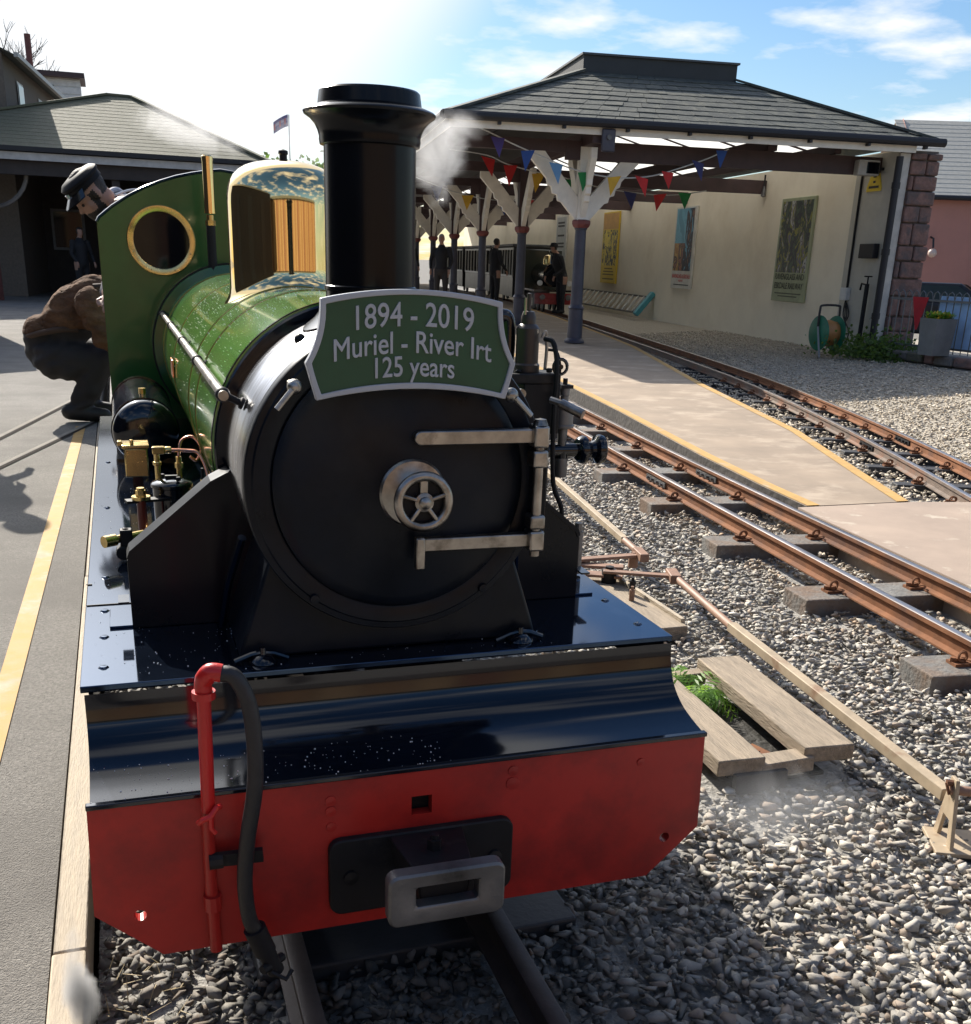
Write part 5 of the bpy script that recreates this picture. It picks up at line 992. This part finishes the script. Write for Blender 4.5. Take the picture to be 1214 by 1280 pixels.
MB().box((2.2,33.05,1.2),(.9,.06,2.1)).build('door', brickm, SH, smooth=False)
HO = thing('house', 'tall brown house with white dormer rising behind the shed', 'house', (-4,35,0))
hd = Vector((.095,.995,0)).normalized(); hn = Vector((-.995,.095,0)); H0 = Vector((-2.62,29.4,0))
def h3(a, b, z): return H0+hd*a+hn*b+Vector((0,0,z))
MB().prism([(0,0),(10.6,0),(10.6,7),(0,7)], lambda a,b:h3(a,b,0), lambda a,b:h3(a,b,5.6)).build('wall', housew, HO, smooth=False)
hrf = MB().add([h3(-.2,7.2,5.6),h3(10.8,7.2,5.6),h3(10.8,3.5,7.3),h3(-.2,3.5,7.3)],[(0,1,2,3)]).build('roof', slate, HO, smooth=False)
courses('x', 8, hrf, slate, fn=lambda f_, s, t: h3(-.2,-.3,5.55).lerp(h3(10.8,-.3,5.55),s).lerp(h3(-.2,3.5,7.3).lerp(h3(10.8,3.5,7.3),s),t))
MB().bar(h3(-.2,-.36,5.55),h3(10.8,-.36,5.55),.1,.1).build('gutter', P_('pale_gutter', (.35,.34,.32), .5), HO)
for a in (1.6,5.0,8.0):
    w_ = MB().add([h3(a,-.03,4.3),h3(a+.9,-.03,4.3),h3(a+.9,-.03,5.2),h3(a,-.03,5.2)],[(0,1,2,3)]).build('window', P_('pale_window_frame', (.5,.48,.45), .5), HO, smooth=False)
    MB().add([h3(a+.08,-.05,4.36),h3(a+.82,-.05,4.36),h3(a+.82,-.05,5.14),h3(a+.08,-.05,5.14)],[(0,1,2,3)]).build('pane', glassd, w_, smooth=False)
DM = MB().add([], []) if False else None
MB().box((-1.75,43.5,6.0),(1.35,1.8,1.6)).build('dormer', P_('white_cladding', (.62,.62,.6), .6), HO, smooth=False)
for k in range(6): MB().box((-1.75,42.585,5.45+k*.24),(1.37,.03,.20)).build('cladding_board', P_('white_cladding', (.62,.62,.6), .6), HO, smooth=False)
MB().box((-1.78,43.4,6.88),(1.75,2.3,.16)).build('dormer_roof', maroon, HO, smooth=False); MB().box((-2.2,42.57,6.2),(.5,.05,.7)).build('window', glassd, HO, smooth=False)
MB().cyl((-2.55,40.5,6.2),(-2.55,40.5,7.75),.10,n=10).build('flue_pipe', brickm, HO)
def tree(name, label, base, h, rad, nl, size, bare=False, cat='tree', mat=leaf):
    t = thing(name, label, cat, base); mb = MB(); tips = []
    def grow(p, d, l, r_, dep):
        q_ = p+d*l; mid = p+d*l*.5+Vector((random.uniform(-1,1),random.uniform(-1,1),0))*l*.06
        mb.tube([p, mid, q_], [r_, r_*.85, r_*.66], n=5, cap=False)
        if dep == 0: tips.append(q_); return
        for k in range(random.choice([2,3,3]) if bare else 3):
            nd = (d+Vector((random.uniform(-1,1),random.uniform(-1,1),random.uniform(-.25,.7)))*.75).normalized(); grow(q_, nd, l*random.uniform(.62,.82), r_*.6, dep-1)
        if dep < 4: tips.append(q_)
    grow(Vector(base), Vector((0,0,1)), h*.3, h*.022, 6 if bare else 4)
    mb.build('trunk', bark, t)
    if not bare:
        q = []
        for k in range(nl):
            p = random.choice(tips)+Vector((random.gauss(0,1),random.gauss(0,1),random.gauss(0,1)))*rad
            a = Vector((random.uniform(-1,1),random.uniform(-1,1),random.uniform(-1,1))).normalized()*size; b = a.cross(Vector((random.uniform(-1,1),random.uniform(-1,1),1))).normalized()*size*.4; q.append([p,p+a*.5+b,p+a,p+a*.5-b])
        leafmesh('crown', q, mat, t)
    return t
random.seed(5)
tree('bare_tree', 'leafless tree behind the tall brown house', (-5.0,47,0), 9.3, 0, 0, 0, bare=True)
tree('leafy_tree', 'rounded green tree beside the flagpole beyond the shed', (8.0,62,-.5), 6.7, .42, 3800, .34)
tree('leafy_tree', 'low spreading green tree on the far side of the flagpole', (11.2,66,-.5), 6.9, .45, 3800, .34)
tree('leafy_tree', 'pale green tree half hidden by the shed roof end', (4.6,64,-.5), 6.2, .42, 3000, .34)
tree('leafy_tree', 'green tree seen beneath the far end of the canopy', (13.2,62,-.5), 4.6, .5, 3000, .3)
FP = thing('flagpole', 'thin white flagpole flying a small purple and red flag', 'flagpole', (8.9,60,0))
MB().cyl((8.9,60,0),(8.9,60,8.1),.045,.03,n=8).build('pole', P_('pole_grey', (.4,.4,.42), .5), FP)
vs = []; nx_, nz_ = 8, 4
for i in range(nx_+1):
    for j in range(nz_+1): vs.append((8.85-i*.095, 60+.08*math.sin(i*.9), 7.55-.3*(i/nx_)**1.4+j*.14-(i/nx_)*.12))
fs = [(i*(nz_+1)+j,(i+1)*(nz_+1)+j,(i+1)*(nz_+1)+j+1,i*(nz_+1)+j+1) for i in range(nx_) for j in range(nz_)]
fm = MB().add(vs, fs); fm.mi = [1 if j in (1,2) and i % 3 == 1 else (2 if j == 2 else 0) for i in range(nx_) for j in range(nz_)]
fm.build('flag', [P_('flag_cloth_purple', (.10,.08,.22), .7), P_('flag_cloth_red', (.4,.08,.10), .7), P_('flag_cloth_pale', (.35,.3,.4), .7)], FP)
# weatherboarded store behind the photographer (seen only as warm reflections in the brass)
BS = thing('boarded_store', 'long tan weatherboarded store facing the engine', 'building', (2,-13,0))
MB().box((2,-13,1.9),(34,.3,4.4)).build('wall', P_('tan_backing', (.14,.09,.05), .8), BS, smooth=False)
pal = [P_('tan_board', (.19,.105,.045), .7), P_('pale_tan_board', (.25,.165,.085), .7), P_('brick_tan_board', (.14,.06,.035), .7)]
for k in range(48): MB().box((-14.7+k*.7,-12.8,1.9),(.58,.06,4.2)).build('board', pal[(k*7+k//5) % 3], BS, smooth=False)
MB().prism([(-13.6,4.2),(-12.3,4.0),(-12.3,4.12),(-13.6,5.2),(-16,5.2)], lambda a,b:(-15.2,a,b), lambda a,b:(19.2,a,b)).build('roof', slate, BS, smooth=False)
# long workshop on the yard's left side (reflected in the brass and paint)
WK = thing('workshop', 'long dark timber workshop along the left side of the yard', 'building', (-10,2,0))
MB().box((-10.5,1,2.4),(4,22,4.8)).build('wall', darkint, WK, smooth=False)
MB().prism([(-12.8,4.8),(-8.2,4.8),(-10.5,6.4)], lambda a,b:(a,-10.3,b), lambda a,b:(a,12.3,b)).build('roof', slate, WK, smooth=False)
for k in range(3): MB().box((-8.47,-5+k*5,1.5),(.06,1.6,3.0)).build('door', P_('workshop_door', (.035,.03,.03), .5), WK, smooth=False)

# ================================================================ PEOPLE
def union_mesh(name, mb, mats, regions, parent, voxel=.012, smooth_it=4, wrinkle=0.):
    me = bpy.data.meshes.new(name); me.from_pydata([tuple(v) for v in mb.v], [], mb.f)
    bm = bmesh.new(); bm.from_mesh(me); bmesh.ops.recalc_face_normals(bm, faces=bm.faces); bm.to_mesh(me); bm.free()
    tmp = bpy.data.objects.new('tmp', me); COL.objects.link(tmp)
    m = tmp.modifiers.new('r', 'REMESH'); m.mode = 'VOXEL'; m.voxel_size = voxel
    sm = tmp.modifiers.new('s', 'SMOOTH'); sm.iterations = smooth_it; sm.factor = .5
    bpy.context.view_layer.update(); dg = bpy.context.evaluated_depsgraph_get(); dg.update()
    me2 = bpy.data.meshes.new_from_object(tmp.evaluated_get(dg)); bpy.data.objects.remove(tmp)
    if wrinkle:
        from mathutils import noise as mn
        for v in me2.vertices:
            c = v.co; w_ = mn.noise(Vector((c.x*7+c.z*9, c.y*4, c.z*12-c.x*10)))
            if regions(c) in (2,3): v.co = c+v.normal*(w_*wrinkle+(.016 if regions(c) == 2 else 0))
        bm = bmesh.new(); bm.from_mesh(me2)
        for _ in range(2): bmesh.ops.smooth_vert(bm, verts=bm.verts, factor=.5, use_axis_x=True, use_axis_y=True, use_axis_z=True)
        bm.to_mesh(me2); bm.free()
    me2.materials.clear()
    for x in mats: me2.materials.append(x)
    for p in me2.polygons: p.material_index = regions(p.center); p.use_smooth = True
    pl = wloc(parent)
    for v in me2.vertices: v.co -= pl
    o = bpy.data.objects.new(name, me2); COL.objects.link(o); o.parent = parent; return o
def limb(mb, pts, rs, n=14):
    mb.tube(pts, rs, n=n)
    for p, r_ in zip(pts, rs): mb.ball(p, r_*.995, 12, 8)
skin = P_('skin', (.36,.20,.14), .55, var=.08); hairm = P_('dark_hair', (.02,.014,.011), .6, var=.3, bump=.2, bs=120)
navy = P_('navy_cloth', (.028,.032,.06), .8, bump=.08, bs=25); blackcl = P_('black_cloth', (.014,.014,.017), .8, bump=.08, bs=25); browncl = P_('brown_overalls', (.15,.082,.046), .95, var=.35, vs=7, bump=.9, bs=11, spec=.1, stretch=(1,1,1.8), col2=(.085,.048,.03), c2s=5, c2t=.55, c2w=.2); dkpants = P_('dark_trousers', (.03,.027,.027), .85, bump=.1, bs=16); boots = P_('black_boots', (.02,.018,.017), .5)
def head(mb, c, fwd, upv, s=1., beard=True):
    f_, u_ = Vector(fwd).normalized(), Vector(upv).normalized(); sd = f_.cross(u_).normalized(); u_ = sd.cross(f_)
    Q = lambda a, b, c_: Vector(c)+(f_*a+sd*b+u_*c_)*s
    def blob(p, r_, sc=(1,1,1)):
        k = MB().ball((0,0,0), r_*s, 14, 10, sc); mb.add([p+f_*v[0]+sd*v[1]+u_*v[2] for v in k.v], k.f)
    blob(Q(-.012,0,.035), .092, (1.08,.84,1.02)); blob(Q(.022,0,-.035), .072, (1.0,.84,1.1)); blob(Q(.05,0,-.085), .04, (1,.95,.8))
    blob(Q(.088,0,-.012), .017, (1.0,.75,1.5)); blob(Q(.101,0,-.024), .015, (1.05,1,.8)); blob(Q(.075,0,.022), .03, (.7,1.5,.45))
    blob(Q(.083,0,-.058), .016, (.7,1.5,.6)); blob(Q(.082,0,-.070), .015, (.7,1.4,.6))
    for sg in (-1,1): blob(Q(-.008,sg*.078,-.008), .028, (.75,.35,1.15)); blob(Q(.055,sg*.042,-.02), .024, (.7,.8,.8))
    return Q
def facing_region(Q, s):
    return None
# driver leaning out of the cab, looking down
DR = thing('person', 'bearded person in navy jacket and shiny black peaked cap leaning out of the cab', 'person', (-.35,4.1,.5))
hc = Vector((-.520,4.18,1.515)); fd = Vector((-.66,-.22,-.72)).normalized(); hu = Vector((-.62,-.2,.62))
mb = MB(); Q = head(mb, hc, fd, hu, .92)
limb(mb, [Q(-.03,0,-.06), Vector((-.44,4.24,1.47)), Vector((-.39,4.27,1.45))], [.058,.060,.07])
limb(mb, [Vector((-.40,4.26,1.43)), Vector((-.28,4.32,1.40)), Vector((-.15,4.38,1.22)), Vector((-.05,4.42,1.0)), Vector((0,4.45,.75))], [.10,.15,.17,.165,.17])
limb(mb, [Vector((-.37,4.13,1.44)), Vector((-.28,4.10,1.22)), Vector((-.22,3.92,1.10)), Vector((-.26,3.82,1.09))], [.075,.055,.045,.03])
limb(mb, [Vector((-.30,4.46,1.45)), Vector((-.42,4.58,1.22)), Vector((-.48,4.42,1.06)), Vector((-.48,4.36,1.05))], [.075,.055,.045,.03])
for hb, hdv in ((Vector((-.27,3.79,1.085)), Vector((-.3,-.9,-.2))), (Vector((-.48,4.32,1.045)), Vector((0,-.9,-.3)))):
    hdv.normalize(); sdv = hdv.cross(Vector((0,0,1))).normalized()
    limb(mb, [hb, hb+hdv*.06], [.03,.034], 8)
    for k, ln in enumerate((.07,.08,.075,.06)): limb(mb, [hb+hdv*.07+sdv*(k-1.5)*.019, hb+hdv*(.07+ln*.5)+sdv*(k-1.5)*.02-Vector((0,0,.008)), hb+hdv*(.07+ln*.9)+sdv*(k-1.5)*.02-Vector((0,0,.03))], [.0095,.009,.008], 6)
    limb(mb, [hb+hdv*.015+sdv*.03, hb+hdv*.05+sdv*.055, hb+hdv*.08+sdv*.05-Vector((0,0,.015))], [.011,.0105,.009], 6)
def reg_dr(c):
    if c.y < 3.86 and c.z < 1.16: return 0
    if c.y < 4.385 and c.z < 1.09 and c.x < -.4: return 0
    d = c-hc; a, b, u_ = d.dot(fd), d.dot(fd.cross(hu).normalized()), d.dot((fd.cross(hu)).cross(fd).normalized())
    if d.length < .19 and a > -.13 and (c-Vector((-.40,4.26,1.43))).length > .115:
        if (u_ < -.052+.25*max(0,a-.05) and a > -.005) or (u_ < .02 and -.002 < a < .03 and abs(b) > .045): return 1
        if (a < -.03 and u_ > -.03) or u_ > .04: return 1
        return 0
    return 2
union_mesh('body', mb, [skin, hairm, navy], reg_dr, DR, .0075, 3)
def loc_part(name, mb, mat, par, Qf):  # mesh given in head space
    k = MB(); k.add([Qf(*v) for v in mb.v], mb.f); return k.build(name, mat, par)
capc = MB(); capc.lathe([(.0001,.118),(.05,.117),(.088,.108),(.106,.092),(.105,.080),(.096,.070),(.094,.045),(.0001,.045)], (-.012,0,0), n=32, fn=lambda p, r_, h: Vector((p.x*1.08, p.y*.96, p.z-.12*p.x*0+ .10*p.x)))
loc_part('cap', capc, P_('cap_cloth', (.006,.006,.008), .6, spec=.2), DR, Q)
vz = MB(); vs = []
for i, t in enumerate(np.linspace(-1.15,1.15,13)):
    for r_, h in ((.098,.052),(.150,.030)): vs.append((-.012+r_*1.08*math.cos(t)*(1 if r_ < .1 else 1), r_*.96*math.sin(t)*(1 if r_ < .1 else .78), h+(.008 if r_ < .1 else 0)))
fs = [(2*i,2*i+1,2*i+3,2*i+2) for i in range(12)]
vz.add(vs+[(a,b,c+.004) for a,b,c in vs], fs+[tuple(k+26 for k in f[::-1]) for f in fs]); loc_part('cap_peak', vz, P_('patent_peak', (.01,.01,.012), .12, coat=.8), DR, Q)
bdg = MB().box((.096,0,.066),(.012,.03,.026)); loc_part('cap_badge', bdg, P_('badge_silver', (.5,.5,.5), .3, .8), DR, Q)
for sg in (-1,1):
    e_ = MB().ball((.079,sg*.031,-.002),.0075,10,8); loc_part('eye', e_, P_('eye_dark', (.02,.015,.012), .2), DR, Q)
MB().tube(spline([(-.47,4.16,1.43),(-.445,4.20,1.515),(-.40,4.30,1.545),(-.36,4.40,1.52)],5), .014, n=8).build('collar', P_('pale_collar', (.35,.36,.42), .8), DR)
MB().tube(spline([(-.41,4.14,1.515),(-.33,4.22,1.545),(-.22,4.28,1.548)],5), .006, n=6).build('shoulder_stripe', P_('stripe_white', (.6,.6,.62), .8), DR)
# person crouching at the wheels behind the cab
CM = thing('person', 'crouching person in brown top and dark trousers bent over behind the cab', 'person', (-.75,7.4,0))
mb = MB(); X = lambda x, y, z: Vector((x, y, z))
hip = X(-.93,7.45,.52)
limb(mb, [hip, X(-.87,7.42,.65), X(-.76,7.36,.79), X(-.60,7.3,.89), X(-.47,7.26,.92)], [.185,.185,.20,.185,.13])
for sy, fy in ((-.12,0.),(.14,.1)):
    limb(mb, [hip+X(.0,sy,-.05), X(-.78,7.42+sy*1.2,.45), X(-.58,7.40+sy*1.4,.46)], [.165,.15,.105]); limb(mb, [X(-.58,7.40+sy*1.4,.46), X(-.68,7.40+sy*1.3,.30), X(-.79+fy*.7,7.40+sy*1.2,.11)], [.105,.10,.07])
    limb(mb, [X(-.86+fy*.6,7.40+sy*1.2,.075), X(-.74+fy*.6,7.39+sy*1.2,.06), X(-.60+fy*.6,7.38+sy*1.2,.05)], [.065,.062,.05])
limb(mb, [X(-.62,7.10,.88), X(-.55,7.02,.66), X(-.38,6.98,.56), X(-.30,6.98,.58)], [.115,.09,.065,.04]); limb(mb, [X(-.57,7.50,.88), X(-.46,7.57,.66), X(-.30,7.5,.58), X(-.25,7.48,.58)], [.115,.09,.065,.04])
limb(mb, [X(-.98,7.42,.62), X(-.98,7.44,.50)], [.17,.16])
for hb in (X(-.26,6.97,.60), X(-.21,7.47,.58)):
    limb(mb, [hb, hb+X(.05,0,0)], [.03,.034], 8)
    for k, ln in enumerate((.07,.08,.075,.06)): limb(mb, [hb+X(.06,(k-1.5)*.02,0), hb+X(.06+ln,(k-1.5)*.021,-.03)], [.01,.008], 6)
    limb(mb, [hb+X(.02,.03,0), hb+X(.07,.055,-.01)], [.011,.009], 6)
limb(mb, [X(-.47,7.26,.95), X(-.36,7.22,.98)], [.065,.06]); Q2 = head(mb, X(-.27,7.20,1.0), (.75,-.15,-.6), (.5,0,.8), 1.)
def reg_cm(c):
    if (c-X(-.27,7.2,1.0)).length < .14: return 1 if c.z > 1.0 and c.x < -.24 else 0
    if c.x > -.31 and c.z < .68: return 0
    if c.z < .125: return 4
    if c.x > -.64 and c.z > .49 and (c.y < 7.13 or c.y > 7.46): return 2
    return 2 if (c.z > .665 + .12*(c.x+.93)) else 3
MB().tube(spline([(-1.075,7.60,.60),(-1.125,7.46,.612),(-1.085,7.30,.635),(-.98,7.215,.665),(-.86,7.19,.69),(-.74,7.20,.69)],5), .022, n=8).build('jacket_hem', P_('dark_hem', (.07,.042,.028), .9), CM)
MB().tube(spline([(-.60,7.115,1.0),(-.50,7.10,1.01),(-.43,7.13,1.02),(-.42,7.25,1.05)],5), .024, n=8).build('jacket_collar', P_('dark_hem', (.07,.042,.028), .9), CM)
union_mesh('body', mb, [skin, hairm, browncl, dkpants, boots], reg_cm, CM, .013, 3, wrinkle=.024)
def stander(label, base, face, h, top, pants, hair, lean=0., arm=.2, voxel=.022, hat=None):
    b = Vector(base); f_ = Vector((math.sin(face), math.cos(face), 0)); s_ = Vector((f_.y,-f_.x,0)); U = Vector((0,0,1)); k = h/1.75
    t = thing('person', label, 'person', base); mb = MB(); P = lambda a, s__, z: b+(f_*(a+lean*max(0,z-.9))+s_*s__+U*z)*k
    for sg in (-1,1):
        limb(mb, [P(.0,sg*.10,.90),P(.02,sg*.11,.48),P(0,sg*.11,.09)],[.105,.072,.05],10); limb(mb, [P(-.02,sg*.11,.05),P(.16,sg*.125,.04)],[.05,.042],8)
        limb(mb, [P(0,sg*.20,1.40),P(.03,sg*.27,1.12),P(arm,sg*.24,.95)],[.072,.052,.04],10)
        hb = P(arm+.03,sg*.235,.90); limb(mb,[hb,hb+f_*.02-U*.05],[.032,.03],8)
        for q_ in range(4): limb(mb,[hb-U*.05+s_*(q_-1.5)*.018, hb-U*.12+s_*(q_-1.5)*.018+f_*.01],[.01,.008],6)
        limb(mb,[hb+f_*.03-U*.02, hb+f_*.045-U*.07],[.011,.009],6)
    limb(mb, [P(0,0,.92),P(0,0,1.1),P(.0,0,1.30),P(-.01,0,1.42)],[.155,.15,.165,.11],12); limb(mb,[P(-.01,0,1.44),P(.01,0,1.54)],[.06,.055],8)
    hc_ = P(.03,0,1.64); head(mb, hc_, f_-U*.15, U, k)
    def rg(c):
        z = (c.z-b.z)/k; d = c-hc_
        if z > 1.51: return 1 if (d.dot(f_) < .02*k and d.z > -.05*k) or d.z > .06*k else 0
        if .74 < z < .93 and abs((c-b).dot(s_)) > .17*k: return 0
        return 2 if z > .93 else 3
    union_mesh('body', mb, [skin, P_('hair_'+hair, {'grey':(.30,.28,.26),'dark':(.02,.016,.014)}[hair], .7), top, pants], rg, t, voxel, 2)
    if hat: MB().lathe([(.0001,.13),(.08,.12),(.105,.06),(.11,.03),(.10,.02)], hc_, n=16).build('cap', blackcl, t)
    return t
stander('grey haired person in dark clothes standing on the platform deep under the canopy', (7.4,25.5,.1), 3.6, 1.74, blackcl, dkpants, 'grey')
stander('dark haired person in black standing beside the far engine', (9.35,27.0,.1), 1.3, 1.72, blackcl, blackcl, 'dark')
stander('person in black jacket bending over the front of the far engine', (10.75,25.6,0), 4.6, 1.74, blackcl, blackcl, 'dark', lean=.35, arm=.35, hat=1)
stander('person in black standing in the shade before the shed', (-1.2,27.8,0), 2.6, 1.7, blackcl, blackcl, 'dark')
stander('person in dark coat among the passengers by the carriages', (8.1,31.5,.1), 3.0, 1.74, blackcl, navy, 'dark')
stander('person in blue coat walking away beyond the carriages', (8.9,36,.1), .2, 1.74, P_('blue_coat', (.05,.09,.2), .8), dkpants, 'dark')
# unseen person and kiosk, added left of the view to cast the yard shadows
stander('unseen person in dark uniform and cap, added to cast a yard shadow', (-1.60,6.35,0), 1.6, 1.78, navy, blackcl, 'dark', hat=1)
KS = thing('unseen_kiosk', 'unseen dark timber kiosk added to cast a shadow on the yard', 'kiosk', (-3.4,15.8,0))  # added out of view only for the shadow it throws
MB().box((-3.4,15.8,1.2),(2.1,2.2,2.4)).build('wall', darkint, KS, smooth=False); MB().prism([(-4.7,2.4),(-2.2,2.4),(-3.4,2.95)], lambda a,b:(a,14.5,b), lambda a,b:(a,17.1,b)).build('roof', slate, KS, smooth=False)

# ================================================================ SECOND TRAIN
T2 = thing('tank_engine', 'small dark engine with dull red buffer beam standing under the canopy', 'locomotive', (10.45,26,0))
td = Vector((c3x(29)-c3x(26),3,0)).normalized(); tn_ = Vector((td.y,-td.x,0)); T0 = Vector((c3x(25.8),25.8,0))
def t3(a, w, z): return T0+td*a+tn_*w+Vector((0,0,z))
tz = math.atan2(td.y,td.x)-math.pi/2
MB().box(t3(0,0,.36),(1.1,.05,.28),rz=tz).build('buffer_beam', dirtyred, T2, smooth=False); MB().box(t3(1.5,0,.56),(1.15,3.0,.05),rz=tz).build('running_plate', black, T2, smooth=False)
MB().cyl(t3(.25,0,.95),t3(2.2,0,.95),.30,n=28).build('boiler', black, T2); MB().cyl(t3(.2,0,.95),t3(.26,0,.95),.26,n=28).cyl(t3(.14,0,.95),t3(.2,0,.95),.05,n=12).build('smokebox_door', satin, T2)
MB().lathe([(.10,1.2),(.085,1.25),(.085,1.5),(.12,1.53),(.12,1.57),(.08,1.57)], t3(.5,0,0), n=20).build('chimney', black, T2); MB().lathe([(.13,1.2),(.13,1.36),(.1,1.44),(.0001,1.47)], t3(1.3,0,0), n=20).build('dome', brass2, T2)
MB().box(t3(2.7,0,1.05),(1.15,.9,1.1),rz=tz).build('cab', P_('dark_engine_green', (.012,.022,.014), .3, coat=.3), T2, smooth=False, bevel=.03)
for s_ in (-1,1):
    MB().cyl(t3(-.1,s_*.35,.40),t3(0,s_*.35,.40),.07,n=14).build('buffer', castst, T2); MB().cyl(t3(.1,s_*.4,.75),t3(.16,s_*.4,.75),.07,n=14).build('lamp', lw, T2)
    for a in (.5,1.2,1.9): MB().cyl(t3(a,s_*.2,.2),t3(a,s_*.2,.2)+tn_*(s_*.05),.2,n=18).build('wheel', dull, T2)
cwh = P_('coach_white', (.55,.54,.5), .5)
for k in range(3):
    y0 = 29.6+k*5.4; C0 = Vector((c3x(y0+2.4),y0+2.4,0)); d_ = Vector((c3x(y0+4.8)-c3x(y0),4.8,0)).normalized(); n2 = Vector((d_.y,-d_.x,0)); cz = math.atan2(d_.y,d_.x)-math.pi/2
    lab = ['dark carriage with white window frames coupled behind the far engine','second dark carriage in the far train','last dark carriage at the tail of the far train'][k]
    t = thing('carriage', lab, 'carriage', tuple(C0), 'carriages of the far train'); q3 = lambda a, w, z: C0+d_*a+n2*w+Vector((0,0,z))
    MB().box(q3(0,0,.55),(1.15,4.8,.6),rz=cz).build('body', P_('coach_black', (.015,.015,.017), .4), t, smooth=False); MB().box(q3(0,0,1.72),(1.22,4.9,.07),rz=cz).build('roof', P_('coach_roof', (.09,.09,.09), .6), t, smooth=False, bevel=.02)
    MB().box(q3(0,-.585,.85),(.03,4.8,.05),rz=cz).build('waist_rail', cwh, t, smooth=False); MB().box(q3(0,-.585,1.62),(.03,4.8,.06),rz=cz).build('cant_rail', cwh, t, smooth=False)
    for i in range(9):
        MB().box(q3(-2.35+i*.5875,-.585,1.23),(.035,.05,.75),rz=cz).build('window_post', cwh, t, smooth=False); MB().box(q3(-2.35+i*.5875,.585,1.23),(.035,.05,.75),rz=cz).build('window_post', cwh, t, smooth=False)
    for a in (-2.38,2.38): MB().box(q3(a,0,1.25),(1.15,.04,.85),rz=cz).build('end_panel', P_('coach_black', (.015,.015,.017), .4), t, smooth=False)
    for a in (-1.7,1.7):
        for s_ in (-1,1): MB().cyl(q3(a,s_*.22,.17),q3(a,s_*.27,.17),.17,n=14).build('wheel', dull, t)

# ================================================================ STEAM
def steam(label_name, c, sc, dens, nscale, thr=.42, seed=0., rot=(0,0,0), col=(.95,.95,.96)):
    bm = bmesh.new(); bmesh.ops.create_icosphere(bm, subdivisions=3, radius=1); me = bpy.data.meshes.new('steam'); bm.to_mesh(me); bm.free()
    o = bpy.data.objects.new('steam', me); COL.objects.link(o); o.location = c; o.scale = sc; o.rotation_euler = rot; tag(o, kind='stuff')
    m = bpy.data.materials.new('steam_volume'); m.use_nodes = True; N = m.node_tree.nodes; K = m.node_tree.links.new; N.remove(N['Principled BSDF'])
    pv = N.new('ShaderNodeVolumePrincipled'); pv.inputs['Color'].default_value = (*col,1); pv.inputs['Anisotropy'].default_value = .35
    tcx = N.new('ShaderNodeTexCoord'); ln = N.new('ShaderNodeVectorMath'); ln.operation = 'LENGTH'; K(tcx.outputs['Object'], ln.inputs[0])
    mp = N.new('ShaderNodeMapping'); mp.inputs['Location'].default_value = (seed,seed*1.7,seed*.6); mp.inputs['Scale'].default_value = sc; K(tcx.outputs['Object'], mp.inputs[0])
    nn = N.new('ShaderNodeTexNoise'); nn.inputs['Scale'].default_value = nscale; nn.inputs['Detail'].default_value = 5.; nn.inputs['Roughness'].default_value = .62; nn.inputs['Distortion'].default_value = 1.0; K(mp.outputs[0], nn.inputs['Vector'])
    f1 = N.new('ShaderNodeMapRange'); f1.inputs[1].default_value = .15; f1.inputs[2].default_value = 1.; f1.inputs[3].default_value = .22; f1.inputs[4].default_value = -.45; K(ln.outputs['Value'], f1.inputs[0])
    sm = N.new('ShaderNodeMath'); sm.operation = 'ADD'; K(nn.outputs[0], sm.inputs[0]); K(f1.outputs[0], sm.inputs[1])
    r2 = N.new('ShaderNodeMapRange'); r2.inputs[1].default_value = thr; r2.inputs[2].default_value = thr+.3; r2.inputs[3].default_value = 0; r2.inputs[4].default_value = dens; K(sm.outputs[0], r2.inputs[0])
    K(r2.outputs[0], pv.inputs['Density']); K(pv.outputs[0], N['Material Output'].inputs['Volume']); me.materials.append(m); return o
steam('a', (.635,2.2,1.61), (.20,.22,.27), 9., 6.5, .46, 1.)
steam('b', (.75,2.4,1.72), (.2,.25,.12), 4.5, 7., .46, 4.)
steam('c', (.02,4.9,1.88), (.55,.5,.18), 2.2, 4.5, .44, 2., (0,.25,0))
steam('g', (.22,2.4,1.64), (.30,.3,.16), 3.2, 5., .43, 8.)
steam('d', (1.02,.36,.02), (.48,.40,.14), 2.6, 4.5, .44, 3.)
steam('e', (-.60,.05,.06), (.05,.08,.2), 45., 9., .38, 5.)
steam('f', (9.0,23.0,.45), (.6,.6,.5), 1.6, 2.5, .45, 6.)
